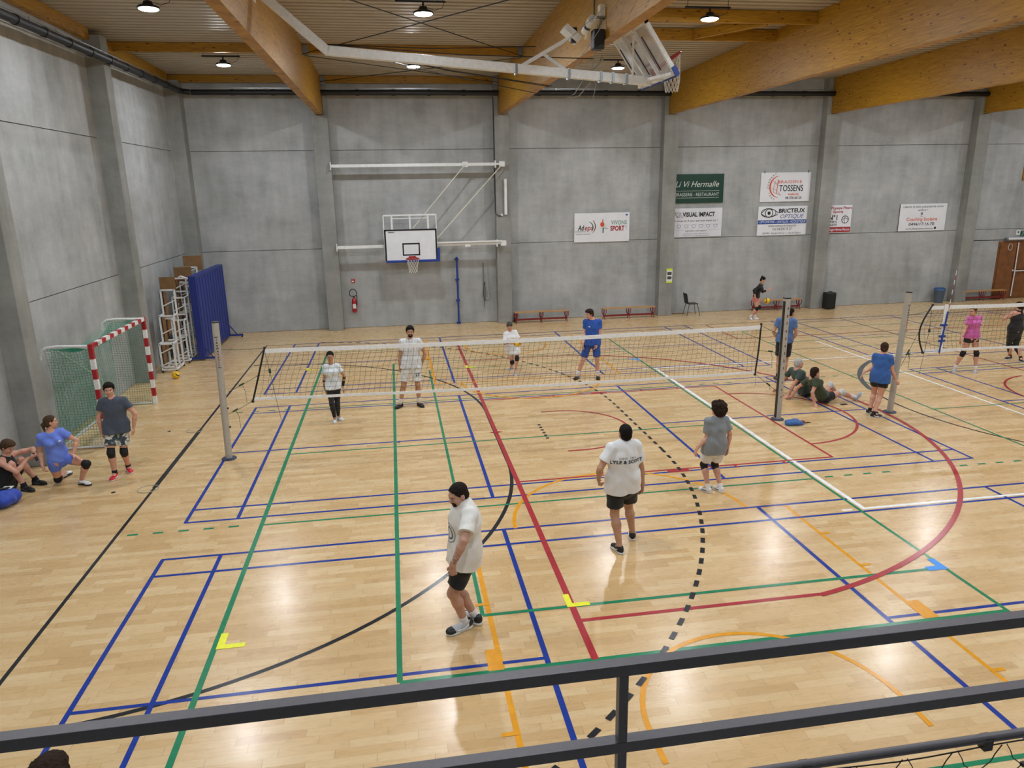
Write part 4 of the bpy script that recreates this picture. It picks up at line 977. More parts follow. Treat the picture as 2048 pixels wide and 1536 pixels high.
# prints on the clothes
L_ = R_['lyle']; c_ = Vector(L_['neck'])-Vector(L_['up'])*.215
M_INK = mat('navy_print', '1f3a52', .7); print_on(L_, 'shirt', 'LYLE & SCOTT', .064, c_, -1, M_INK, space=1.12, sx=1.0, bold=.02)
print_on(L_, 'shirt', 'SINCE  1874', .026, c_+Vector(L_['up'])*.055, -1, M_INK, space=1.7)
S_ = R_['stripe']; c_ = Vector(S_['HP'][1])*.55+Vector(S_['KN'][1])*.45+Vector(S_['rt'])*(-.02)
print_on(S_, 'bottom', '27', .10, c_, 1, M_INK, up=(0,0,1), right=(1,0,0), nrm_=(0,-1,0))
print_on(S_, 'shirt', 'Audi Sport', .045, Vector(S_['chest'])+Vector((0,0,.10)), 1, M_INK, up=(0,0,1), right=(1,0,0), nrm_=(0,-1,0)) if False else None
def mark(d, which, c, nn, r, m, name='chest_logo'):
    o = d[which]; V = [(r*math.cos(a), r*.6*math.sin(a)) for a in [i*math.pi/4 for i in range(8)]]
    q = MB(); nn = Vector(nn).normalized(); u = Vector(d['up']); text_on(q, V, [tuple(range(8))], c, u.cross(nn), u, nn, tree_of(o), .004); return q.build(name, m, o)
B_ = R_['blue']; mark(B_, 'shirt', Vector(B_['chest'])+Vector(B_['rt'])*.09+Vector((0,0,.03)), B_['fr'], .025, M_WHITE)
P_ = R_['pink']; mark(P_, 'shirt', Vector(P_['chest'])-Vector(P_['rt'])*.07+Vector((0,0,.02)), P_['fr'], .022, M_WHITE)
K_ = R_['kneel']; mark(K_, 'shirt', Vector(K_['chest'])-Vector(K_['rt'])*.08+Vector((0,0,.02)), K_['fr'], .022, M_WHITE)
for kx in (-.11, .11): mark(S_, 'shirt', Vector(S_['chest'])+Vector((kx,0,.05)), (0,-1,0), .022, M_INK)
G_ = R_['big']; q = MB(); o = G_['shirt']; nn = Vector(G_['fr']); u = Vector(G_['up']); tr = tree_of(o)
for rr, w_ in ((.11,.008),(.075,.02)):
    V = []; 
    for i in range(29):
        a = 2*math.pi*i/28; V += [(math.cos(a)*rr, math.sin(a)*rr), (math.cos(a)*(rr-w_), math.sin(a)*(rr-w_))]
    text_on(q, V, [(2*i,2*i+1,2*i+3,2*i+2) for i in range(28)], Vector(G_['chest'])-u*.12, u.cross(nn), u, nn, tr, .004)
q.build('printed_badge', mat('blue_grey_print','5b6f86',.7), o)
W_, E_ = Vector(G_['WR'][0]), Vector(G_['EL'][0]); ax_ = (E_-W_).normalized(); a1_ = ax_.orthogonal().normalized(); a2_ = ax_.cross(a1_); q = MB()
for i in range(9):
    c0 = W_+ax_*(.025+.016*i); r0 = .0285+.0012*i; ph0 = random.uniform(0, 6)
    for k in range(3):
        q.tube([c0+ax_*(.009*math.sin(3*t_+i))+(a1_*math.cos(ph0+k*2.1+t_)+a2_*math.sin(ph0+k*2.1+t_))*(r0+.0012) for t_ in [j*.22 for j in range(7)]], .0022, 4)
q.build('forearm_tattoo', mat('tattoo_ink','3d3c42',.6), G_['t'])
def volleyball(c, label, rot=(0,0,0), r=.105):
    M_Y = mat('ball_yellow', 'f2c01c', .45); M_N = mat('ball_navy', '17233f', .45)
    R = Matrix.Rotation(rot[0],3,'X') @ Matrix.Rotation(rot[1],3,'Y') @ Matrix.Rotation(rot[2],3,'Z')
    q = MB(); q.sphere(c, r, 48, 28, R)
    o = q.build('volleyball', [M_Y, M_N], smooth=True)
    Ri = R.transposed()
    for p in o.data.polygons:
        d = Ri @ (Vector(p.center)-Vector(c)).normalized(); a = math.atan2(d.y, d.x)+1.6*d.z
        p.material_index = 1 if abs(math.sin(a)) < .24 or abs(math.sin(a*1.0+1.05)) < .05 else 0
    return tag(o, label, 'ball', 'yellow and navy volleyballs')
# ================================================================== balls
volleyball((-9.32,6.39,.105), 'yellow volleyball on the floor in front of the stacked tribune frames', (.6,.3,0))
volleyball((-.265,4.62,.895), 'yellow volleyball held by the player in white', (1.2,.4,.3))
volleyball((9.90,10.55,.71), 'yellow volleyball in the air in front of the woman by the wall', (.2,1.0,.3))
# ================================================================== volleyball posts and nets
M_ALU = mat('brushed_aluminium', 'b3afa6', .45, .15, .05, 30); M_SOCK = mat('socket_blue_grey', '2c3654', .5)
M_NETK = mat('net_black_cord', '1f1d1b', .8); M_TAPE = mat('net_white_tape', 'e9ecee', .6); M_GCORD = mat('green_cord', '2b4a36', .8)
def post(x, y, top, lab, xt=None, side=1, prof='round', wheels=True, letters=None, numbers=False):
    t = thing('net_post', lab, 'net post', (x,y,0), 'volleyball net posts')
    xt = x if xt is None else xt
    if prof == 'round': MB().cyl((x,y,0),(xt,y,top),.062,n=24).build('pole', M_ALU, t, smooth=True)
    else:
        MB().b2((x-.055,y-.06,0),(x+.055,y+.06,top)).build('pole', M_ALU, t, bevel=.015)
        MB().b2((x-.061,y-.05,.05),(x-.054,y+.03,top-.05)).build('track', M_DARK, t)
    MB().cyl((xt,y,top),(xt,y,top+.018),.064,n=24).build('cap', M_DARK, t, smooth=True) if prof == 'round' else MB().b2((x-.058,y-.063,top),(x+.058,y+.063,top+.02)).build('cap', M_DARK, t)
    MB().lathe([(.06,.0),(.135,.0),(.135,.012),(.12,.02),(.062,.02)],(x,y,0),28).build('floor_socket', M_SOCK, t, smooth=True)
    q = MB()
    for z in ((.62,.98,2.02,2.08) if wheels else ()):
        q.cyl((x+side*.06,y,z),(x+side*.10,y,z),.018,n=10)
    if wheels: q.build('cleat', M_BLACK, t, smooth=True)
    if letters:
        q = MB(); q2 = MB(); yy = y-.0635 if prof == 'round' else y-.062
        for i, ch in enumerate(letters):
            z = top-.30-i*.052; q_ = q if i < 5 else q2; put_text(q_, ch, .055, (xt,yy,z), bold=.002)
        q.b2((xt-.035,yy-.001,top-.255),(xt+.035,yy+.001,top-.247)); q.b2((xt-.035,yy-.001,top-.262-.052*len(letters)-.03),(xt+.035,yy+.001,top-.254-.052*len(letters)-.03))
        q.build('lettering', M_BLACK, t); q2.build('lettering', M_RED, t)
    if numbers:
        q = MB()
        for i, n_ in enumerate(['9','8','7','6','5','4','3','2','1','6','5','4']):
            z = top-.20-i*.155-(.15 if i > 8 else 0); put_text(q, n_, .075 if i < 9 else .05, (x+.008,y-.0615,z), bold=.003)
        q.build('height_marks', mat('mark_brown','6a3b34',.6), t)
    return t
post(-6.60, -.30, 2.58, 'round aluminium net post at the left end of the near net', xt=-6.55, letters='leemasport')
post(4.46, -.25, 2.56, 'square aluminium net post with height marks at the right end of the near net', prof='sq', wheels=False, numbers=True)
post(7.04, -.29, 2.58, 'round aluminium net post at the left end of the far right net', xt=7.15, letters='leemasport')
def net(lab, xa, xb, y, zt, zb, pole_b=0, pole_t=0, right_pole=True, bulge=0):
    """xa,xb: (top x, bottom x) of each end"""
    t = thing('volleyball_net', lab, 'net', ((xa[0]+xb[0])/2, y, 0), 'volleyball nets')
    sag = lambda u: -.035*math.sin(math.pi*u)
    def pt(u, v):  # v 0 bottom, 1 top
        x0 = xa[1]+(xa[0]-xa[1])*v-bulge*math.sin(math.pi*v)*(1-u)**6; x1 = xb[1]+(xb[0]-xb[1])*v
        zz0 = zb[0]+(zt[0]-zb[0])*v; zz1 = zb[1]+(zt[1]-zb[1])*v
        return Vector((x0+(x1-x0)*u, y+.03*math.sin(math.pi*v)*math.sin(math.pi*u*1.0)+.012*math.sin(u*40+v*5), zz0+(zz1-zz0)*u+sag(u)))
    q = MB(); r = .0024; W = (xb[0]-xa[0]); nx = int(W/.1)
    for i in range(1, nx):
        u = i/nx; ph = random.uniform(-1,1)*.12
        q.tube([pt(u+.0016*math.sin(v*7+i*.35+ph)*1.0/1, .04+v*.90) for v in [k/8 for k in range(9)]], r, 3, caps=False)
    for j in range(1, 10):
        v = .04+.90*j/10; q.tube([pt(k/60, v+.006*math.sin(k*.9+j)) for k in range(61)], r, 3, caps=False)
    m_ = q.build('mesh', M_NETK, t)
    for v, h, nm in ((.965, .075, 'top_tape'), (.03, .05, 'bottom_tape')):
        q = MB(); n = 60; vs = []
        for k in range(n+1):
            p = pt(k/n, v)
            for dy, dz in ((-.006,-h/2),(-.006,h/2),(.006,h/2),(.006,-h/2)): vs.append(p+Vector((0,dy,dz)))
        q.add(vs, [(4*k+a, 4*k+(a+1)%4, 4*k+4+(a+1)%4, 4*k+4+a) for k in range(n) for a in range(4)]+[(0,1,2,3),(4*n,4*n+3,4*n+2,4*n+1)])
        q.build(nm, M_TAPE, t)
    for nm, u in (('end_pole', 0), ('end_pole', 1)):
        q = MB(); q.tube([pt(u, v) for v in [-.01+1.04*k/10 for k in range(11)]], .017, 10); q.sphere(pt(u,-.01), .03, 10, 6); q.sphere(pt(u,1.03), .026, 10, 6); q.sphere(pt(u,.5), .022, 10, 6)
        q.build(nm, M_BLACK, t, smooth=True)
    return t, pt
def cords(t, lst, name='tension_cord', m=None):
    for a, b, kn in lst:
        a = Vector(a); b = Vector(b); q = MB(); q.tube([a, a.lerp(b,.5)+Vector((0,0,-.012)), b], .0045, 5)
        if kn:
            p = a.lerp(b, kn); q.tube([p-(b-a).normalized()*.05, p+(b-a).normalized()*.05], .016, 8)
            q.tube([p, p+Vector((.02,0,-.03)), p+Vector((.05,.01,-.12)), p+Vector((.06,.01,-.35 if kn < .6 else -.10))], .004, 5)
        q.build(name, m or M_GCORD, t, smooth=True)
nt, f = net('white-taped volleyball net across the near court', (-5.76,-6.06), (3.93,3.87), -.28, (2.05,2.035), (1.09,1.03))
cords(nt, [((-6.53,-.29,2.08), f(0,1.02), 0), ((-6.49,-.29,1.28), f(0,.5), .45), ((-6.53,-.29,.86), f(0,.0), .3), (f(1,1.0), (4.40,-.26,1.82), 0), (f(1,.5), (4.40,-.26,1.45), .55), (f(1,0), (4.40,-.26,.62), .6)])
q = MB(); a = f(0,1.0); q.tube([a, a+Vector((.06,-.03,-.4)), a+Vector((.12,-.04,-.9)), a+Vector((.18,-.05,-1.35))], .004, 5); q.tube([a+Vector((.06,-.03,-.36)), a+Vector((.065,-.03,-.44))], .022, 8); q.build('loose_cord', M_GCORD, nt, smooth=True)
q = MB(); a = f(1,0); q.tube([a, a+Vector((.03,0,-.1)), a+Vector((.02,0,-.28))], .003, 5); q.build('loose_cord', M_GCORD, nt, smooth=True)
nt2, f2 = net('volleyball net with a striped antenna on the far right court', (7.72,7.65), (16.8,16.8), -.28, (2.27,2.24), (1.29,1.25), bulge=.16)
cords(nt2, [((7.17,-.29,1.0), f2(0,.5), .4), ((7.13,-.29,1.25), f2(0,.0), .35), (f2(0,.9), (7.14,-.29,2.1), 0)])
q = MB(); a = f2(0,1.0); q.tube([a, a+Vector((0,-.02,-.5)), a+Vector((-.12,-.04,-1.45))], .004, 5); q.tube([a+Vector((-.0,-.02,-.48)), a+Vector((0,-.02,-.55))], .022, 8); q.build('loose_cord', M_GCORD, nt2, smooth=True)
t = thing('net_antenna', 'red and white striped antenna on the far right net', 'antenna', (8.08,-.30,1.25), None)
q = MB(); q2 = MB(); A_ = Vector((8.04,-.31,1.22)); B_ = Vector((8.17,-.31,3.0))
for i in range(18): (q if i%2 else q2).cyl(A_.lerp(B_, i/18), A_.lerp(B_, (i+1)/18), .006, n=8)
q.build('white_band', M_WHITE, t); q2.build('red_band', M_RED, t)
q = MB().b2((8.02,-.30,1.24),(8.10,-.292,2.30)); q.build('side_tape', M_TAPE, t)
q = MB(); 
for z in (1.52,1.62,1.86): q.b2((7.98,-.325,z-.02),(8.12,-.285,z+.02))
q.bar((8.02,-.315,1.27),(8.10,-.315,2.15),.03,.012); q.build('strap', mat('strap_blue','1d3f96',.6), t)
# far end post of that net
post(17.3, -.29, 2.58, 'round net post far to the right', xt=17.3)
# ================================================================== handball goal against the left wall
def goal():
    t = thing('handball_goal', 'red and white striped handball goal with green net against the left wall', 'goal', (-9.3,2.4,0))
    y0, y1, x, zt = .86, 3.94, -9.13, 2.04
    def striped(a, b, n, name, first=0):
        q = MB(); a = Vector(a); b = Vector(b)
        for i in range(n):
            q.cur = (i+first)%2; q.bar(a.lerp(b,i/n), a.lerp(b,(i+1)/n), .08, .08, up=(1,0,0) if abs((b-a).normalized().z) > .5 else (0,0,1))
        q.build(name, [mat('goal_white','e6e6e6',.4), M_RED], t)
    striped((x,y0,0),(x,y0,zt-.25),9,'post',0); striped((x,y0,zt-.25),(x,y0,zt+.04),1,'post_top',1)
    striped((x,y1,0),(x,y1,zt-.25),9,'post',0); striped((x,y1,zt-.25),(x,y1,zt+.04),1,'post_top',1)
    striped((x,y0+.04,zt),(x,y1-.04,zt),14,'crossbar',1)
    for y in (y0,y1):
        q = MB().tube([(x,y,zt),(-9.7,y,zt+.02),(-9.92,y,zt),(-10.02,y,zt-.07),(-10.05,y,zt-.22)], .028, 12)
        q.build('support_arm', M_WHITE, t, smooth=True)
        MB().tube([(x,y,.03),(-10.0,y,.03)], .024, 10).build('ground_bar', M_WHITE, t, smooth=True)
    MB().tube([(-10.0,y0,.03),(-10.0,y1,.03)], .024, 10).build('rear_bar', M_WHITE, t, smooth=True)
    MB().tube([(-9.75,y0+.02,1.98),(-9.32,1.6,1.2),(-9.22,1.5,.05)], .02, 8).build('brace', mat('pale_green_tube','9bb7aa',.4), t, smooth=True)
    MB().tube([(x-.04,y0,zt-.04),(x-.25,y0,zt-.01),(x-.35,y0,zt)], .014, 8).build('brace', M_WHITE, t, smooth=True)
    M_GN = mat('green_net_cord','2a8f72',.7)
    def side(y, nm):
        q = MB(); W = .06
        rear = lambda z: -9.86+.10*(1-z/zt)*-1 - .06*math.sin(math.pi*z/zt)*-1 - .10*(z/zt)
        n = 15
        for i in range(n+1):
            u = i/n; q.tube([(x+(rear(z)-x)*u, y+.05*math.sin(math.pi*u)*math.sin(math.pi*z/zt), z-.06*math.sin(math.pi*u)*(z/zt)) for z in [zt*k/14 for k in range(15)]], .0032, 3, caps=False)
        for j in range(38):
            z = zt*j/37; q.tube([(x+(rear(z)-x)*u, y+.05*math.sin(math.pi*u)*math.sin(math.pi*z/zt), z-.06*math.sin(math.pi*u)*(z/zt)) for u in [k/6 for k in range(7)]], .0032, 3, caps=False)
        q.build(nm, M_GN, t)
    side(y0+.02,'side_net'); side(y1-.02,'side_net')
    q = MB()
    for i in range(56):
        y = y0+(y1-y0)*i/55; s_ = math.sin(math.pi*i/55)
        q.tube([(x-.05,y,zt-.03), (-9.45,y,zt-.20*s_-.03), (-9.82,y,zt-.28*s_-.05), (-9.90,y,1.5),(-9.93,y,.8),(-9.97,y,.06)], .0032, 3, caps=False)
    for j in range(48):
        u = j/47
        if u < .3: k = u/.3; P_ = lambda s_: (x-.05-(.80)*k, zt-.03-(.22*math.sin(k*math.pi/2)+.02)*s_*k**.5)
        else: k = (u-.3)/.7; P_ = lambda s_: (-9.86-.11*k, (zt-.05-.26*s_*(1-k))*(1-k)+.06*k)
        q.tube([(P_(math.sin(math.pi*i/24))[0], y0+(y1-y0)*i/24, P_(math.sin(math.pi*i/24))[1]) for i in range(25)], .0032, 3, caps=False)
    q.build('back_net', M_GN, t)
    q = MB().tube([(-9.88,y0+.01,.10),(-9.5,1.1,.35),(-9.3,y0+.3,.30)], .01, 6); q.build('net_rope', mat('white_rope','d5d8d8',.8), t, smooth=True)
    q = MB()
    for i in range(7): q.bar((-9.36+.04*i,y0-.03,.02),(-9.36+.04*i,y0-.03,.22),.006)
    for i in range(5): q.bar((-9.38,y0-.03,.03+.045*i),(-9.1,y0-.03,.03+.045*i),.006)
    q.build('wire_tray', M_WHITE, t)
    q = MB(); put_text(q, 'HANDBALL', .05, (-9.085,1.1,zt), (0,1,0), (0,0,1)); q.build('label', M_BLACK, t)
goal()
# ================================================================== stacked tribune frames and blue partition
def tribune(y0, x0, x1, steps, lab, woods):
    t = thing('tribune_frame', lab, 'tribune section', ((x0+x1)/2, y0, 0), 'white tube tribune sections stored by the wall')
    prev = 0
    for k, (y, z) in enumerate(steps):
        q = MB(); w_ = .042; zb = .06
        for x in (x0, x1): q.bar((x,y,zb),(x,y,z),w_)
        q.bar((x0,y,z-.017),(x1,y,z-.017),w_)
        zz = zb+.1
        while zz < z-.2: q.bar((x0,y,zz),(x1,y,zz+.0),w_); zz += .62
        for z0 in [prev+.2+.35*i for i in range(3)]:
            if z0+.2 < z: q.bar((x0,y,z0),(x1,y,z0+.17),w_*.7)
        if k+1 < len(steps):
            y2 = steps[k+1][0]
            for z0 in (z-.02, zb+.02): q.bar((x0,y,z0),(x0,y2,z0),w_); q.bar((x1,y,z0),(x1,y2,z0),w_)
        q.build('tube_frame', M_WHITE, t)
        MB().b2((x0-.045,y+.02,max(.12,prev)),(x0-.02,y+.30,z)).build('seat_board', mat('dark_board','25282b',.5), t, bevel=.003)
        MB().b2((x0+.05,y+.04,max(.12,prev*.6)),(x0+.07,y+.26,z-.06)).build('back_board', mat('ply_brown','8a6238',.6,0,.15,6), t)
        prev = z
    y = steps[-1][0]
    for (a, b, c, d, e) in woods: MB().b2((x0+a,b,d),(x0+c,b+.025,e)).build('wooden_panel', mat('ply_tan','80603c',.5,0,.12,5), t, bevel=.003)
    q = MB()
    for x in (x0,x1):
        for yy in (steps[0][0], y): q.cyl((x-.015,yy,.04),(x+.015,yy,.04),.04,n=14)
    q.build('castor_wheels', M_DARK, t, smooth=True)
    q = MB()
    for x in (x0,x1): q.bar((x,steps[0][0]-.0,.085),(x,y,.085),.04)
    q.bar((x0,steps[0][0],.085),(x1,steps[0][0],.085),.04); q.build('base_frame', M_WHITE, t)
tribune(7.15, -9.86, -9.50, [(7.15,.83),(7.5,1.55),(7.9,2.22)], 'nearest white tube tribune section with the wooden panel at its top', [(-.02,7.98,.40,2.18,2.56)])
tribune(8.25, -9.78, -9.44, [(8.25,1.3),(8.6,1.9),(9.0,2.42)], 'middle white tube tribune section between its two neighbours', [(.0,9.1,.5,2.3,2.72)])
tribune(9.35, -9.85, -9.40, [(9.35,1.6),(9.8,2.2),(10.2,2.62)], 'farthest white tube tribune section with dark boards nearest the corner', [(.05,10.3,.6,2.5,2.95)])
def partition():
    t = thing('folding_partition', 'tall blue rolling partition wall standing beside the white tribune sections', 'partition', (-9.05,10.3,0))
    M_BF = mat('blue_fabric_panel','2b3c86',.55,0,.08,6); M_BFR = mat('blue_frame','1c2f80',.45)
    for i, x in enumerate((-9.20,-9.135,-9.07)):
        q = MB(); q.b2((x-.022,8.52,.12),(x+.022,12.0,2.44-.03*(2-i)))
        q.build('panel', M_BF, t, bevel=.006)
    for i in range(11):
        y = 8.62+.33*i; MB().cyl((-9.042,y,.14),(-9.042,y,2.42),.016,n=8).build('rib', M_BFR, t, smooth=True)
    for y in (8.50,12.03):
        MB().b2((-9.24,y-.03,.05),(-9.04,y+.03,2.5)).build('upright', M_BFR, t, bevel=.006)
        q = MB(); q.b2((-9.50,y-.035,.05),(-8.62,y+.035,.11)); q.bar((-9.04,y,.42),(-8.82,y,.1),.03); q.build('foot', M_BFR, t, bevel=.004)
        q = MB()
        for x in (-9.46,-8.66): q.cyl((x,y-.02,.025),(x,y+.02,.025),.025,n=12)
        q.build('castor', M_DARK, t, smooth=True)
    MB().b2((-9.24,8.5,2.44),(-9.04,12.05,2.5)).build('top_rail', M_BFR, t, bevel=.006)
    MB().b2((-9.2,8.5,.06),(-9.06,12.05,.12)).build('bottom_rail', M_BFR, t)
    MB().tube([(-9.25,8.7,2.40),(-9.5,8.7,2.50),(-9.55,8.7,2.46)],.02,8).build('latch_arm', M_WHITE, t, smooth=True)
partition()
# ================================================================== wall mounted basketball hoop
def hoop_net(q, c, r, h, lean=(0,0,0), n=12, rows=6):
    c = Vector(c); ln = Vector(lean)
    rr = lambda v: r*(1-.42*v**.8) if v < .8 else r*(1-.42*.8**.8)*(1+.1*(v-.8))
    for sgn in (-1,1):
        for i in range(n):
            pts = []
            for j in range(rows*3+1):
                v = j/(rows*3); a = 2*math.pi*(i+sgn*v*rows*.5)/n
                pts.append(c+Vector((math.cos(a)*rr(v), math.sin(a)*rr(v), -h*v))+ln*v)
            q.tube(pts, .0048, 4, caps=False)
M_NETW = mat('white_net_cord','dcdad2',.8)
def rim(t, c, nrm_, sidev, r=.225):
    c = Vector(c); n_ = Vector(nrm_).normalized(); s_ = Vector(sidev).normalized(); cc = c+n_*(.15+r)
    pts = [cc+n_*math.cos(a)*r+s_*math.sin(a)*r for a in [2*math.pi*i/28 for i in range(28)]]
    q = MB().tube(pts, .016, 8, closed=True); u = n_.cross(s_)
    q.bar(c, c+n_*.16, .11, .03, up=s_); q.bar(c+s_*.10, c+n_*.20+s_*.16, .02, .05, up=u); q.bar(c-s_*.10, c+n_*.20-s_*.16, .02, .05, up=u); q.bar(c+n_*.01-s_*.12, c+n_*.01+s_*.12, .12, .01, up=n_)
    q.build('rim', M_RED, t, smooth=False); return cc
def wall_hoop():
    t = thing('basketball_hoop', 'white wall-mounted basketball backboard with black border and blue padding', 'basketball hoop', (-2.75,12.1,0))
    yb = 12.0; cx = -2.72; x0, x1, z0, z1 = cx-.9, cx+.9, 2.42, 3.50
    MB().b2((x0,yb,z0),(x1,yb+.03,z1)).build('backboard', mat('board_white','e2e5ea',.35,0,.03,4), t)
    q = MB(); b = .055
    for a in ((x0,z1-b,x1,z1),(x0,z0,x0+b,z1),(x1-b,z0,x1,z1),(x0,z0,x1,z0+b*.5)): q.b2((a[0],yb-.004,a[1]),(a[2],yb,a[3]))
    for a in ((cx-.30,3.0-.02,cx+.30,3.03),(cx-.30,2.60,cx+.30,2.645),(cx-.30,2.6,cx-.255,3.03),(cx+.255,2.6,cx+.30,3.03)): q.b2((a[0],yb-.005,a[1]),(a[2],yb,a[3]))
    q.build('black_border', M_BLACK, t)
    q = MB(); put_text(q, 'metalsport', .05, (x0+.24,yb-.003,z1-.10), bold=.003); q.build('maker_lettering', M_BLACK, t)
    q = MB(); q.b2((x0+.02,yb-.02,z0-.055),(x1+.03,yb+.05,z0+.03)); q.b2((x1-.01,yb-.015,z0-.055),(x1+.085,yb+.05,z0+.42)); q.build('padding', mat('padding_blue','1c3b93',.5), t, bevel=.012)
    cc = rim(t, (cx+.02,yb-.005,2.52), (0,-1,0), (1,0,0))
    q = MB(); hoop_net(q, cc, .22, .48); q.build('net', M_NETW, t)
    # old frame behind and above the board
    q = MB()
    for x in (x0+.0,x1-.0): q.bar((x,yb+.06,z0+.2),(x,yb+.06,3.97),.035)
    q.bar((x0,yb+.06,3.97),(x1,yb+.06,3.97),.05)
    for x in (cx-.62,cx,cx+.62): q.bar((x,yb+.09,z0+.3),(x,yb+.09,3.95),.06)
    q.bar((cx-.62,yb+.09,3.86),(cx+.62,yb+.09,3.86),.025); q.build('board_frame', M_WHITE, t)
    yr = 12.3
    for z, nm in ((5.62,'upper_rail'),(2.92,'lower_rail')):
        q = MB(); q.bar((-5.25,yr,z),(.34,yr,z),.10,.10); q.b2((-5.27,yr-.09,z-.13),(-5.24,yr+.09,z+.13)); q.build(nm, M_WHITE, t, bevel=.006)
        q = MB(); q.b2((.30,yr-.09,z-.12),(.34,yr+.10,z+.12))
        for x in (-.72,.56): 
            q.b2((x-.10,yr-.075,z-.09),(x+.09,yr-.055,z+.09)); 
        q.b2((.34,yr-.055,z-.03),(.66,yr-.02,z+.03)); q.build('rail_bracket', M_WHITE, t)
    q = MB(); q.bar((-1.9,yr-.1,3.0),(.5,yr-.1,3.0),.05); q.build('lower_rail_tube', M_WHITE, t)
    q = MB(); q.cyl((-.74,yr-.08,5.60),(-2.62,yb+.12,3.52),.02,n=10); q.cyl((.52,yr-.08,5.56),(-1.85,yb+.12,3.1),.02,n=10); q.build('brace_rod', mat('cream_rod','cfcfc0',.4), t, smooth=True)
    q = MB()
    for z in (2.7,3.3): q.bar((cx-.5,yb+.12,z),(cx-.5,yr,z if z < 3 else 2.95),.05); q.bar((cx+.5,yb+.12,z),(cx+.5,yr,z if z < 3 else 2.95),.05)
    q.build('mounting_arm', M_WHITE, t)
wall_hoop()
# ================================================================== folded ceiling hoop
def ceiling_hoop():
    t = thing('ceiling_basketball_hoop', 'glass basketball backboard folded up under the roof on white arms', 'basketball hoop', (0,0,6.7))
    th = math.radians(35); u = Vector((-math.sin(th),0,math.cos(th))); n_ = Vector((math.cos(th),0,math.sin(th))); B = Vector((1.69,.0,6.66)); Y = Vector((0,1,0))
    R = Matrix((Y, u, n_)).transposed()
    g = N('backboard_glass'); g.set(col=(.93,.95,.97), rough=.06, trans=.86, ior=1.35, alpha=1); MATS['backboard_glass'] = g.m
    MB().box(B+u*.525, (1.76,1.02,.012), R).build('glass', g.m, t)
    q = MB(); w_ = .06
    for a, b in ((-.9,.9),): 
        q.box(B+u*.03, (1.8,.06,.07), R); q.box(B+u*1.02, (1.8,.06,.07), R)
    for s in (-.87,.87): q.box(B+u*.525+Y*s, (.06,1.05,.07), R)
    for s in (-.30,.30): q.box(B+u*.525+Y*s-n_*.05, (.06,1.05,.05), R)
    q.build('board_frame', M_WHITE, t)
    for s in (-.60,-.02,.62): MB().bar(B+Y*s+u*.2-n_*.09, B+Y*s+u*.85-n_*.09, .016).build('guide_rod', M_BLACK, t)
    q = MB(); q.box(B-u*.012+n_*.0, (1.82,.03,.08), R); q.box(B+u*.07-Y*.915+n_*.0, (.03,.16,.08), R); q.box(B+u*.07+Y*.915, (.03,.16,.08), R); q.build('padding', mat('padding_blue','1c3b93',.5), t)
    q = MB()
    for a in ((-.30,.30,.35,.05),(-.30,.30,.80,.05)): q.box(B+u*a[2]+n_*.012, (.6,.05,.004), R)
    for s in (-.275,.275): q.box(B+u*.575+Y*s+n_*.012, (.05,.45,.004), R)
    q.build('target_square', mat('faded_red_tape','a63f55',.5), t)
    cc = rim(t, B+u*.20, n_, Y)
    q = MB(); n = 12
    r0 = .22
    for sgn in (-1,1):
        for i in range(n):
            pts = []
            for j in range(19):
                v = j/18; a = 2*math.pi*(i+sgn*v*3)/n; rr = r0*(1-.45*v)
                ring = cc+n_*math.cos(a)*rr+Y*math.sin(a)*rr; dn = cc+Vector((math.cos(a)*rr*.9, math.sin(a)*rr, 0))
                k = min(1, v*1.6); p = ring.lerp(dn+Vector((.06,0,-.06)), k)+Vector((.0,0,-.50*v)); pts.append(p)
            q.tube(pts, .0048, 4, caps=False)
    q.build('net', M_NETW, t)
    # long white boom with its bend
    q = MB(); A0, A1, A2 = Vector((-5.30,0,8.02)), Vector((-4.22,0,7.10)), Vector((1.45,0,6.67))
    q.bar(A0,A1,.15,.15,up=(0,1,0)); q.bar(A1-Vector((.03,0,-.03)),A2,.15,.15,up=(0,1,0)); q.build('boom', M_WHITE, t, bevel=.01)
    q = MB(); q.bar(A0+Vector((-.2,0,.15)), A0, .18, .18, up=(0,1,0)); q.b2((-5.5,-.25,7.9),(-5.38,.25,8.45)); q.build('hinge_plate', M_WHITE, t)
    p = lambda k: A1.lerp(A2,k)
    q = MB(); q.bar(p(.57), Vector((-.05,0,7.36)), .06,.06); q.bar(Vector((-.50,0,7.12)), p(.74)+Vector((0,0,.04)), .045,.045); q.build('strut', M_WHITE, t)
    q = MB(); q.box(Vector((.02,0,7.44)), (.10,.36,.34), Matrix.Rotation(-.9,3,'Y')); q.build('counter_plate', M_WHITE, t)
    q = MB(); q.box(Vector((.06,-.0,7.45)), (.06,.30,.30), Matrix.Rotation(-.9,3,'Y')); q.b2((.02,-.05,7.3),(.12,.05,7.55)); q.build('counter_weight', M_BLACK, t)
    q = MB()
    for k in (.57,.74,.845,.885,.93): c_ = p(k); q.b2(c_+Vector((-.02,-.09,-.09)), c_+Vector((.02,.09,.09)))
    q.build('clamp', M_STEEL, t)
    q = MB(); q.cyl(p(.95)+Vector((0,-.06,.05)), B+u*.95-Y*.30-n_*.08, .02, n=10); q.build('brace_rod', M_WHITE, t, smooth=True)
    q = MB()
    for s in (-.87,.87,-.3,.3): q.bar(B+u*.06+Y*s-n_*.06, A2+Vector((-.05,0,0))+Y*s*.2, .05)
    q.build('yoke', M_WHITE, t)
    q = MB(); a = A1+Vector((-.12,-.05,.12))
    for tgt in ((.3,2.9,6.95),(.45,.05,7.05),(.25,4.2,6.95),(.35,3.4,7.0),(-.6,.1,7.25)): q.tube([a, a.lerp(Vector(tgt),.5)+Vector((0,0,-.05)), tgt], .009, 5)
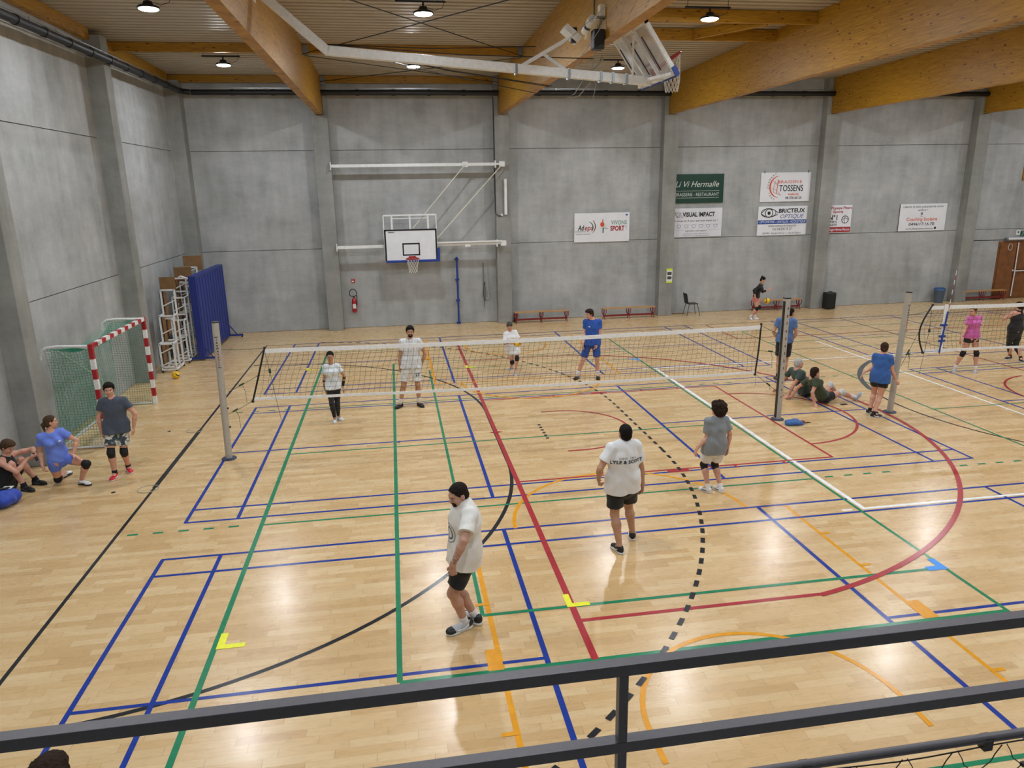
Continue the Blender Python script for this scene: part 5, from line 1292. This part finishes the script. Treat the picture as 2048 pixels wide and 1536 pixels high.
    q.build('steel_cable', M_BLACK, t, smooth=True)
    q = MB(); q.tube([(.48,-.2,7.9),(.45,-.1,7.2),(.42,0,6.9)], .007, 5); q.tube([(-.4,0,7.05),(.44,-1.6,7.75)], .006, 5); q.tube([(.1,.0,6.9),(.46,-3.5,8.1)], .005, 5)
    q.build('hoist_cable', M_STEEL, t, smooth=True)
    q = MB(); q.tube([(.3,0,6.75),(.1,.05,6.45),(-.1,.1,6.35),(.2,.12,6.42),(.45,.05,6.7)], .008, 6); q.tube([(.5,0,6.75),(.48,.02,6.5),(.44,.05,6.35)], .006, 6); q.tube([(.35,0,6.8),(.55,0,6.95),(.62,.0,7.05)], .02, 6); q.build('hanging_strap', mat('strap_grey','8d8a7c',.8), t, smooth=True)
ceiling_hoop()
t = thing('hoist_motor', 'white tubular hoist motor fixed to the side of the second beam', 'motor', (.4,0,7.6))
q = MB().cyl((.36,.30,7.55),(.36,-.18,7.66),.075,n=18); q.build('drum', M_WHITE, t, smooth=True)
q = MB().cyl((.36,.10,7.596),(.36,.02,7.614),.078,n=18); q.build('band', M_DARK, t, smooth=True)
q = MB(); q.bar((.46,.42,7.44),(.46,-.5,7.68),.03,.16,up=(1,0,0)); q.b2((.40,-.55,7.60),(.49,-.38,7.82)); q.build('mounting_plate', mat('cream_plate','d6d0bd',.45), t)
t = thing('ceiling_speaker', 'small black loudspeaker hanging from the second beam', 'speaker', (.40,-.5,7.3))
MB().b2((.27,-.62,7.10),(.47,-.42,7.42)).build('cabinet', M_BLACK, t, bevel=.02); q = MB(); q.bar((.37,-.52,7.42),(.44,-.52,7.62),.03); q.b2((.33,-.57,7.6),(.485,-.47,7.63)); q.build('bracket', M_STEEL, t)
t = thing('tie_rod', 'dark vertical rod on the side of the second beam', 'rod', (.47,.35,7.6)); MB().cyl((.48,.15,7.75),(.48,.15,8.6),.010,n=8).build('rod', M_DARK, t)
# ================================================================== things along the back wall
M_BWOOD = mat('bench_wood','b98a52',.4,0,.15,8); M_BRED = mat('bench_red','7c1d22',.45)
def bench(xc, yc, lab, L=2.02, z=.42, legs=(-.95,0,.95)):
    t = thing('gym_bench', lab, 'bench', (xc,yc,0), 'wooden gym benches along the back wall')
    MB().b2((xc-L/2,yc-.13,z-.03),(xc+L/2,yc+.13,z)).build('seat', M_BWOOD, t, bevel=.006)
    for dx in legs:
        q = MB(); x = xc+dx
        for s in (-1,1):
            q.tube([(x-.05,yc+s*.10,z-.03),(x-.05,yc+s*.105,.24),(x-.02,yc+s*.06,.17),(x,yc+s*.06,.12),(x,yc+s*.13,.0)], .016, 8)
            q.tube([(x+.05,yc+s*.10,z-.03),(x+.05,yc+s*.10,.25),(x+.0,yc+s*.06,.17)], .014, 8)
        q.bar((x,yc-.08,.15),(x,yc+.08,.15),.03); q.build('leg_frame', M_BRED, t, smooth=True)
    MB().b2((xc-L/2+.06,yc-.04,.10),(xc+L/2-.06,yc+.04,.16)).build('balance_beam', M_BRED, t, bevel=.005)
    return t
b0 = bench(1.91, 12.22, 'wooden gym bench with red legs left of the other one between two columns')
def bench_copy(dx, dy, lab): return copy_thing(b0, (dx,dy,0), lab)
bench_copy(3.34, .0, 'wooden gym bench with red legs against the column with the yellow notice')
bench_copy(9.46, .30, 'wooden gym bench with red legs behind the woman in pink shorts')
bench_copy(18.55, .32, 'wooden gym bench with red legs in front of the brown door')
def chair():
    x, y = 7.75, 12.25; t = thing('chair', 'black plastic chair with thin metal legs beside the column', 'chair', (x,y,0))
    MB().b2((x-.2,y-.2,.44),(x+.2,y+.2,.462)).build('seat', M_BLACK, t, bevel=.01)
    MB().box((x-.245,y,.655),(.018,.38,.40),Matrix.Rotation(-.2,3,'Y')).build('backrest', M_BLACK, t, bevel=.006)
    for sx in (-1,1):
        for sy in (-1,1): MB().tube([(x+sx*.16,y+sy*.16,.44),(x+sx*.26,y+sy*.21,.0)], .011, 8).build('leg', M_DARK, t, smooth=True)
chair()
t = thing('loudspeaker', 'black portable loudspeaker on the floor against the column', 'speaker', (13.45,12.2,0))
MB().b2((13.22,12.06,.02),(13.62,12.38,.66)).build('cabinet', M_BLACK, t, bevel=.035); MB().b2((13.26,12.045,.07),(13.58,12.065,.58)).build('grille', mat('speaker_grille','0f1012',.7), t, bevel=.01)
MB().tube([(13.34,12.2,.65),(13.36,12.2,.69),(13.48,12.2,.69),(13.50,12.2,.65)],.012,8).build('handle', M_BLACK, t, smooth=True)
t = thing('waste_bin', 'grey-blue plastic waste bin against the back wall column', 'bin', (18.45,12.4,0))
M_BIN = mat('bin_grey_blue','4d5d6c',.5); MB().lathe([(.16,0),(.20,.50),(.21,.52),(.195,.52),(.15,.03)],(18.45,12.5,0),24).build('body', M_BIN, t, smooth=True)
q = MB().lathe([(.212,.49),(.215,.55),(.20,.60),(.19,.585),(.20,.50)],(18.45,12.5,0),24); q.build('bin_liner', mat('liner_blue','3f5f8f',.4), t, smooth=True)
t = thing('power_box', 'small dark electrical box on the floor beside the column', 'electrical box', (1.0,12.55,0)); MB().b2((.94,12.50,0),(1.05,12.68,.28)).build('box', M_DARK, t, bevel=.008); MB().b2((.95,12.49,.15),(1.03,12.50,.24)).build('socket_face', M_STEEL, t)
def extinguisher():
    x, y = -4.83, 12.68; t = thing('fire_extinguisher', 'red fire extinguisher with black hose on the back wall', 'fire extinguisher', (x,y,.6))
    MB().lathe([(.03,.58),(.075,.60),(.085,.64),(.085,.98),(.07,1.06),(.03,1.10),(.025,1.13)],(x,y,0),22).build('cylinder', M_RED, t, smooth=True)
    q = MB(); q.b2((x-.05,y-.10,.74),(x+.06,y-.082,.90)); q.build('label', mat('label_white','d9d4d2',.6), t)
    q = MB(); q.b2((x-.02,y-.03,1.12),(x+.03,y+.03,1.17)); q.bar((x,y,1.16),(x+.10,y-.02,1.20),.02); q.build('valve', M_BLACK, t)
    q = MB().tube([(x-.02,y,1.15)]+[(x-.02+.125*math.cos(a),y,1.27+.15*math.sin(a)) for a in [math.radians(215-9*i) for i in range(24)]]+[(x+.105,y-.02,1.1),(x+.10,y-.03,1.0),(x+.09,y-.04,.85)], .014, 8); q.build('hose', M_BLACK, t, smooth=True)
    MB().b2((x-.04,y+.08,.9),(x+.04,y+.15,1.0)).build('wall_hook', M_STEEL, t)
extinguisher()
t = thing('fire_sign', 'small red and white sign above the fire extinguisher', 'sign', (-4.82,12.8,1.7)); MB().b2((-4.88,12.795,1.64),(-4.76,12.81,1.77)).build('plate', mat('sign_red','b8383c',.5), t)
q = MB(); q.b2((-4.865,12.79,1.66),(-4.80,12.795,1.70)); q.bar((-4.82,12.792,1.70),(-4.84,12.792,1.755),.02,.004); q.build('pictogram', M_WHITE, t)
t = thing('blue_pole', 'dark blue metal pole fixed upright to the back wall', 'pole', (-1.1,12.7,0))
MB().cyl((-1.1,12.68,.0),(-1.1,12.68,2.44),.034,n=14).build('tube', M_BLUEP, t, smooth=True)
for z in (.03,.86,1.62,2.36):
    q = MB(); q.b2((-1.17,12.66,z-.025),(-1.03,12.82,z+.025)); q.build('bracket', M_BLUEP, t)
t = thing('door_rod', 'thin grey and white rods hanging on the back wall beside the column', 'rod', (.0,12.75,0))
q = MB().cyl((-.13,12.77,1.05),(-.13,12.77,2.2),.018,n=8); q.cyl((-.12,12.77,.55),(-.13,12.77,1.05),.012,n=8); q.build('grey_rod', mat('rod_grey','77736c',.6), t, smooth=True)
MB().tube([(.0,12.77,2.3),(.0,12.76,1.4),(.04,12.76,.95),(.03,12.76,.90),(-.10,12.76,.88)],.012,8).build('white_rod', mat('rod_white','b9bab5',.5), t, smooth=True)
MB().tube([(-.11,12.74,1.5),(-.16,12.74,1.1),(-.13,12.74,.85),(-.09,12.74,.8),(-.08,12.74,1.2),(-.11,12.74,1.5)],.01,6).build('hanging_cord', M_DARK, t, smooth=True)
t = thing('wall_light', 'white vertical tube light on the column beside the basketball hoop', 'wall light', (.7,12.4,4.5))
MB().tube([(.68,12.36,3.9),(.68,12.36,5.12)],.055,14).build('cover', mat('tube_cover','e6e8ec',.35), t, smooth=True); q = MB(); q.b2((.64,12.38,4.0),(.72,12.42,4.1)); q.b2((.64,12.38,4.9),(.72,12.42,5.0)); q.build('bracket', M_STEEL, t)
t = thing('junction_box', 'small white junction box with a black cable beside the tube light', 'box', (.53,12.4,3.9)); MB().b2((.50,12.385,3.85),(.57,12.419,3.93)).build('box', M_WHITE, t)
t = thing('wall_cable', 'black cable running down the edge of the column beside the tube light', 'cable', (.31,12.45,3.9)); MB().tube([(.52,12.395,3.86),(.42,12.39,3.86),(.33,12.40,3.93),(.315,12.44,4.05),(.315,12.44,4.6),(.315,12.44,7.2),(.315,12.44,7.8)],.016,6).build('cable', M_BLACK, t, smooth=True)
t = thing('notice', 'yellow-green framed notice on the concrete column', 'notice', (6.87,12.4,1.5)); MB().b2((6.76,12.405,1.24),(6.99,12.425,1.78)).build('backing', mat('lime','c9e02e',.5), t); q = MB(); q.b2((6.765,12.40,1.30),(6.985,12.405,1.71)); q.build('paper', M_WHITE, t)
q = MB(); q.b2((6.79,12.396,1.54),(6.96,12.40,1.66)); q.b2((6.79,12.396,1.38),(6.96,12.40,1.49)); q.build('dark_picture', mat('notice_ink','45494a',.7), t)
t = thing('loose_cord', 'thin dark cord lying on the floor behind the black chair', 'cord', (7.3,12.6,0)); MB().tube([(7.15,12.65,.01),(7.3,12.6,.012),(7.5,12.66,.01),(7.65,12.5,.012)],.008,6).build('cord', M_DARK, t, smooth=True)
# ------------------------------------------------------------------ sponsor boards
INK = mat('sign_black','1b1d22',.5); REDI = mat('sign_dark_red','a3262f',.5); GRN = mat('sign_green_ink','2a7a5a',.5); BLU = mat('sign_blue','234c9c',.5); ORG = mat('sign_orange','d4552f',.5); GRY = mat('sign_grey','7b8391',.6); SILV = mat('sign_pale','cfd6cf',.5); LB = mat('sign_light_blue','7d9fd6',.5)
YS = 12.775
def board(x0, x1, z0, z1, col, lab, name='sponsor_board'):
    t = thing(name, lab, 'sign', ((x0+x1)/2, YS, (z0+z1)/2), 'sponsor boards on the back wall')
    MB().b2((x0,YS,z0),(x1,YS+.03,z1)).build('panel', col, t); return t
def T(t, txt, x, z, h, m, fit=None, **kw):
    q = MB(); put_text(q, txt, h, (x,YS-.004,z), fit=fit, **kw); q.build('lettering', m, t)
SGN = mat('sign_white','e3e6ec',.4,0,.02,3)
t = board(3.28,5.38,2.82,3.87,SGN,'white board with red and green lettering alone between the second and third columns')
T(t,'Ad',3.52,3.33,.26,INK,fit=.25,shear=.25,bold=.006); T(t,'eps',3.82,3.33,.26,REDI,fit=.33,shear=.2,bold=.003)
T(t,'ADMINISTRATION',3.50,3.20,.05,INK); T(t,'WALLONIE - BRUXELLES',3.60,3.11,.05,INK)
T(t,'VIVONS',4.98,3.50,.22,GRN,fit=.60); T(t,'SPORT',4.92,3.29,.24,REDI,fit=.54,bold=.008); T(t,'!',5.26,3.31,.22,GRY)
def arcband(t, cx, cz, r, w_, a0, a1, m, nm='emblem', rx=1.0):
    q = MB(); vs = []; n = 16
    for i in range(n+1):
        a = math.radians(a0+(a1-a0)*i/n); ww = w_*math.sin(math.pi*(i+.6)/(n+1.2))
        vs += [(cx+math.cos(a)*(r-ww)*rx,YS-.004,cz+math.sin(a)*(r-ww)),(cx+math.cos(a)*(r+ww)*rx,YS-.004,cz+math.sin(a)*(r+ww))]
    q.add(vs, [(2*i,2*i+1,2*i+3,2*i+2) for i in range(n)]); q.build(nm, m, t)
arcband(t,3.82,3.38,.27,.02,-60,55,mat('emblem_red','7d3a3a',.5),rx=.95); arcband(t,3.78,3.34,.22,.02,-45,80,GRN,rx=.95)
q = MB(); q.sphere((4.02,YS-.003,3.58),(.02,.002,.025),10,6); q.sphere((4.34,YS-.003,3.45),(.08,.003,.09),14,8); q.bar((4.36,YS-.003,3.5),(4.36,YS-.003,3.63),.04,.004); q.build('thumb_emblem', ORG, t)
q = MB(); q.bar((4.38,YS-.003,3.33),(4.37,YS-.003,3.14),.045,.004); q.bar((4.40,YS-.003,3.33),(4.56,YS-.003,3.31),.03,.004); q.build('emblem', GRN, t)
q = MB(); q.bar((4.28,YS-.003,3.31),(4.38,YS-.003,3.34),.03,.004); q.bar((4.40,YS-.003,3.36),(4.50,YS-.003,3.44),.025,.004); q.build('emblem', mat('gold','c9a24a',.5), t)
q = MB(); q.sphere((5.27,YS-.003,3.78),(.045,.003,.03),12,6); q.build('emblem', BLU, t)
t = board(7.02,9.02,4.15,5.19,mat('board_dark_green','123c2f',.4),'dark green board with pale script lettering')
T(t,'Li Vi Hermalle',7.95,4.82,.30,SILV,fit=1.72,shear=.35); T(t,'BRASSERIE - RESTAURANT',7.98,4.45,.17,SILV,fit=1.72)
q = MB(); q.b2((7.1,YS-.004,4.58),(8.85,YS,4.59)); q.b2((7.1,YS-.004,4.33),(8.85,YS,4.34)); q.build('rule_line', SILV, t)
t = board(7.02,9.02,2.90,3.96,mat('board_pale','d9dbe3',.4,0,.04,2),'pale board with a triangle emblem and a row of icons under the dark green board')
T(t,'VISUAL IMPACT',8.09,3.72,.22,INK,fit=1.28,bold=.008); T(t,'on coupe en 4 pour que vous soyez vus !',7.97,3.50,.10,INK,fit=1.75); T(t,'Impression tout support',8.0,3.13,.08,INK,fit=.85)
T(t,'Rue de Herstal 70 - 4040 Herstal',8.0,3.02,.05,GRY,fit=.95); T(t,'04 256 56 71 - info@visualimpact.be',8.0,2.95,.05,GRY,fit=1.05)
q = MB(); z = YS-.004
for (a, b, c) in (((7.14,3.80),(7.38,3.80),(7.26,3.62)),):
    for p0, p1 in ((a,b),(b,c),(c,a)): q.bar((p0[0],z,p0[1]),(p1[0],z,p1[1]),.035,.004)
q.build('emblem', INK, t); q = MB()
for p0, p1 in (((7.31,3.62),(7.45,3.62)),((7.45,3.62),(7.38,3.72)),((7.38,3.72),(7.31,3.62))): q.bar((p0[0],z,p0[1]),(p1[0],z,p1[1]),.02,.004)
q.build('emblem', REDI, t); q = MB()
for i in range(6):
    c_ = 7.32+.29*i; q.tube([(c_+.07*math.cos(a),z,3.30+.06*math.sin(a)) for a in [2*math.pi*k/12 for k in range(12)]], .006, 4, closed=True); q.bar((c_-.11,z,3.37),(c_-.05,z,3.33),.01,.004); q.bar((c_+.11,z,3.37),(c_+.05,z,3.33),.01,.004)
q.b2((7.08,z,3.155),(7.5,z+.002,3.16)); q.b2((8.5,z,3.155),(8.95,z+.002,3.16)); q.build('icon_row', GRY, t)
t = board(10.50,12.52,4.13,5.20,SGN,'white board with an orange arc emblem and black lettering above the eye emblem board')
T(t,'BRASSERIE',11.68,4.85,.15,ORG,fit=.98); T(t,'TOSSENS',11.75,4.61,.32,INK,fit=.98,bold=.004); T(t,'WARSAGE',11.85,4.39,.11,ORG,fit=.46,bold=.002); T(t,'04 376 60 25',11.87,4.26,.13,INK,fit=.66,bold=.003)
arcband(t,11.28,4.68,.40,.03,95,265,ORG)
q = MB()
for p0, p1 in (((11.0,4.88),(11.22,4.72)),((10.95,4.62),(11.2,4.55)),((11.08,4.9),(11.02,4.5)),((11.2,4.95),(11.16,4.45)),((11.0,4.5),(11.34,4.36)),((11.1,4.78),(11.32,4.86)),((11.22,4.5),(11.34,4.36))): q.bar((p0[0],z,p0[1]),(p1[0],z,p1[1]),.022,.004)
q.build('emblem', ORG, t)
q = MB()
for i, ch in enumerate('SPRL ZEEMARC'):
    a = math.radians(240-i*11.2); V, F = text_mesh(ch, .10); rr = .52; c_ = Vector((11.32+math.cos(a)*rr,YS-.004,4.68+math.sin(a)*rr)); r_ = Vector((math.sin(a),0,-math.cos(a))); u_ = Vector((math.cos(a),0,math.sin(a)))
    q.add([c_+r_*x+u_*y for x, y in V], F)
q.build('curved_lettering', INK, t); q = MB(); q.b2((10.62,YS-.01,5.17),(10.64,YS,5.27)); q.b2((12.4,YS-.01,5.17),(12.42,YS,5.27)); q.build('hook', INK, t)
t = board(10.48,12.50,2.87,3.96,SGN,'white board with an eye emblem and a blue band of lettering')
T(t,'BRICTEUX',11.85,3.78,.21,INK,fit=1.08,bold=.006); T(t,'OPTIQUE',11.85,3.57,.21,mat('sign_violet','4b4e9c',.5),fit=.98,shear=.25)
q = MB(); q.b2((10.49,YS-.004,3.30),(12.49,YS-.002,3.45)); q.build('blue_band', BLU, t); 
q = MB(); put_text(q,'OPTOMETRIE - LENTILLES - ACOUSTIQUE',.13,(11.5,YS-.006,3.375),fit=1.9,shear=.2); q.build('lettering', SGN, t)
T(t,'www.optique-bricteux.be',11.5,3.23,.12,INK,fit=1.15); T(t,'Tel: 04/278 70 27',11.5,3.10,.13,INK,fit=.8); T(t,'HERMEE - Rue de Wahoux 1 ( cote de l\'Eglise )',11.5,2.95,.09,INK,fit=1.6)
q = MB(); q.tube([(10.90+.30*math.cos(a),z,3.72+.16*math.sin(a)) for a in [2*math.pi*k/24 for k in range(24)]], .012, 5, closed=True); q.tube([(10.92+.15*math.cos(a),z,3.71+.16*math.sin(a)) for a in [2*math.pi*k/20 for k in range(20)]], .014, 5, closed=True); q.sphere((10.92,z,3.71),(.065,.003,.065),14,8); q.tube([(10.60,z,3.70),(10.8,z,3.88),(11.1,z,3.84),(11.3,z,3.72)],.012,5); q.tube([(10.62,z,3.68),(10.8,z,3.57),(11.05,z,3.57),(11.28,z,3.66)],.012,5); q.build('eye_emblem', INK, t)
t = board(13.40,14.38,2.90,3.95,SGN,'small white board with red lettering and a red band beside the column')
T(t,'Popeye Piters',13.93,3.84,.14,REDI,fit=.86,bold=.003); T(t,'Sports',13.80,3.70,.14,REDI,fit=.42,bold=.003); T(t,'N\u00b01',13.62,3.47,.26,INK,fit=.36,bold=.006); T(t,'SPORTS',13.60,3.31,.12,INK,fit=.34,bold=.003); T(t,'COLLECTIFS',13.60,3.20,.11,INK,fit=.38,bold=.002)
q = MB(); q.b2((13.41,YS-.004,2.92),(14.37,YS-.002,3.12)); q.build('red_band', REDI, t); q = MB(); put_text(q,'Liege-Herve-Fleron',.14,(13.89,YS-.006,3.02),fit=.88,bold=.002); q.build('lettering', SGN, t)
q = MB(); q.tube([(14.12+.14*math.cos(a),z,3.40+.14*math.sin(a)) for a in [2*math.pi*k/20 for k in range(20)]], .012, 5, closed=True); q.tube([(14.0,z,3.40),(14.12,z,3.46),(14.26,z,3.40)],.008,4); q.tube([(14.12,z,3.26),(14.08,z,3.40),(14.12,z,3.54)],.008,4); q.build('ball_emblem', INK, t)
t = board(16.42,18.50,2.88,3.93,SGN,'white board with orange and black lettering farthest right of the sponsor boards')
T(t,'Liberez le plein potentiel de votre',17.45,3.82,.12,INK,fit=1.75,shear=.2); T(t,'enfant !',17.45,3.69,.12,INK,fit=.42,shear=.2); T(t,'Coaching Scolaire',17.45,3.33,.18,ORG,fit=1.35,bold=.002); T(t,'0496/17.16.70',17.45,3.14,.16,INK,fit=1.12,bold=.002,shear=.1); T(t,'www.2thepointservices.eu',17.38,2.97,.10,INK,fit=1.2,shear=.1)
q = MB(); q.sphere((17.42,z,3.55),(.05,.002,.06),12,6); q.build('emblem', GRY, t); q = MB(); q.b2((16.42,z,2.88),(16.45,z+.004,3.93)); q.sphere((18.08,z,2.98),(.05,.002,.05),12,6); q.build('edge_stripe', INK, t); T(t,'Tutor',17.42,3.45,.06,INK)
# ================================================================== things lying on the floor
q = Field(); b = np.array([4.62,-.62,.0])
random.seed(3)
for i in range(12): q.ell(b+np.array([random.uniform(-.2,.16),random.uniform(-.07,.07),.035+.02*math.cos(i)]), (random.uniform(.06,.10),random.uniform(.05,.09),.045), k=.03)
bag = thing('drawstring_bag', 'blue drawstring bag lying on the floor beside the middle net post', 'bag', (4.62,-.62,0))
mesh_obj('pouch', [q.mesh(.008, clip=[((0,0,.002),(0,0,-1))], noise=lambda P_: .006*np.sin(P_[...,0]*70)*np.sin(P_[...,1]*60+P_[...,0]*30))], cloth('bag_blue','2f66ae',.6,1.0,14), bag)
q = MB(); q.tube([(4.80,-.62,.03),(4.88,-.64,.02),(4.95,-.60,.012),(5.0,-.62,.010)],.010,6); q.build('drawcord', M_DARK, bag, smooth=True); q = MB(); q.sphere((4.80,-.64,.04),(.06,.05,.035),12,8); q.build('red_lining', mat('lining_red','7a2c3a',.7), bag, smooth=True)
t = thing('phone', 'dark phone lying on the floor beside the reclining woman', 'phone', (6.43,.42,0)); MB().box((6.43,.42,.006),(.15,.075,.010),Matrix.Rotation(.1,3,'Z')).build('case', M_BLACK, t, bevel=.003)
t = thing('phone', 'dark phone in the hands of the sitting man in black', 'phone', (-9.50,-1.10,.6)); q = MB(); q.box((-9.505,-1.11,.565),(.012,.075,.15),Matrix.Rotation(-.3,3,'Y')); q.build('case', M_DARK, t, bevel=.004)
sb = thing('sports_bag', 'royal blue sports bag with a black strap on the floor at the left edge', 'bag', (-9.85,-1.85,0))
q = Field(); q.ell((-9.86,-1.86,.13), (.30,.20,.15), k=.04); q.ell((-9.72,-1.72,.12), (.18,.16,.13), k=.04); q.ell((-9.95,-2.0,.12),(.2,.2,.13),k=.04)
bo_ = mesh_obj('bag_body', [q.mesh(.010, clip=[((0,0,.002),(0,0,-1))], noise=lambda P_: .008*np.sin(P_[...,0]*30+P_[...,2]*18)*np.sin(P_[...,1]*26))], cloth('bag_royal','1f44b0',.6,.8,9), sb)
q = MB(); q.tube([(-10.0,-2.16,.10),(-9.9,-2.0,.25),(-9.82,-1.86,.30),(-9.7,-1.72,.27),(-9.62,-1.62,.12)],.022,8); q.build('strap', M_BLACK, sb, smooth=True)
q = MB(); q.b2((-9.80,-1.74,.255),(-9.66,-1.62,.265)); q.build('white_logo_patch', M_WHITE, sb)
# ================================================================== gallery railing in front of the camera
GY = -12.20
def gallery():
    struct(MB().b2((XL,YF,2.05),(XR,GY+.12,2.25)).build('floor_gallery', M_CONC), 'concrete gallery slab below the camera')
    struct(MB().b2((XL,GY+.0,0),(XR,GY+.12,2.05)).build('wall_gallery', M_CONC), 'wall below the gallery')
    t = thing('railing', 'dark grey steel gallery railing with two square bars and black cord netting', 'railing', (-2,GY,2.25))
    z1 = 3.620
    for i, (z, nm) in enumerate(((z1,'top_rail'),(z1-.238,'middle_rail'))):
        MB().b2((-10.1,GY-.034,z-.034),(9.9,GY,z)).build(nm, M_RAIL, t, bevel=.002)
    for x in (-7.7,-5.25,-2.803,-.36,2.1,4.5,7.0,9.4): MB().b2((x-.0125,GY-.033,2.25),(x+.0125,GY-.003,z1-.034)).build('post', M_RAIL, t, bevel=.002)
    MB().cyl((-10.1,GY-.017,z1-.415),(9.9,GY-.017,z1-.415),.0135,n=14).build('lower_tube', M_RAIL, t, smooth=True)
    n = t
    zc = z1-.415; q = MB(); p = .165; xs = [-2.76+p*i for i in range(24)]
    wav = lambda x: zc-.030-.006*math.sin(x*9)
    q.tube([(x_,GY-.02,wav(x_)) for x_ in [-2.76+.1*i for i in range(41)]], .0022, 6)
    q.build('border_cord', M_BLACK, n, smooth=True)
    q = MB()
    for r in range(5):
        for i, x in enumerate(xs):
            zt_ = zc-.03-.085*r; zb_ = zt_-.085; xo = p/2 if r%2 else 0
            for s in (-1,1):
                a = Vector((x+xo+s*.008,GY-.02,zt_)); b = Vector((x+xo+s*(p/2)-s*.008,GY-.02,zb_)); m = (a+b)/2+Vector((-s*.004,0,-.012 if r%2==0 else .012))
                q.tube([a, a.lerp(m,.5)+Vector((s*.004,0,-.002)), m, b.lerp(m,.5), b], .0017, 5)
    q.build('cord_netting', M_BLACK, n, smooth=True)
    q = MB()
    for r in range(1,6):
        for i, x in enumerate(xs):
            xo = 0 if r%2 else p/2; q.b2((x+xo-.010+p/2*0,GY-.026,zc-.03-.085*r-.007),(x+xo+.010,GY-.014,zc-.03-.085*r+.007)) if False else q.b2((x+(p/2 if r%2 else 0)-.009,GY-.026,zc-.03-.085*r-.006),(x+(p/2 if r%2 else 0)+.009,GY-.014,zc-.03-.085*r+.006))
    q.build('cord_clip', M_BLACK, n)
    for i in range(8):
        x = -2.254+.586*(i-0); MB().b2((x-.014,GY-.030,zc-.036),(x+.014,GY-.004,zc+.008)).build('tube_clamp', M_BLACK, n)
gallery()
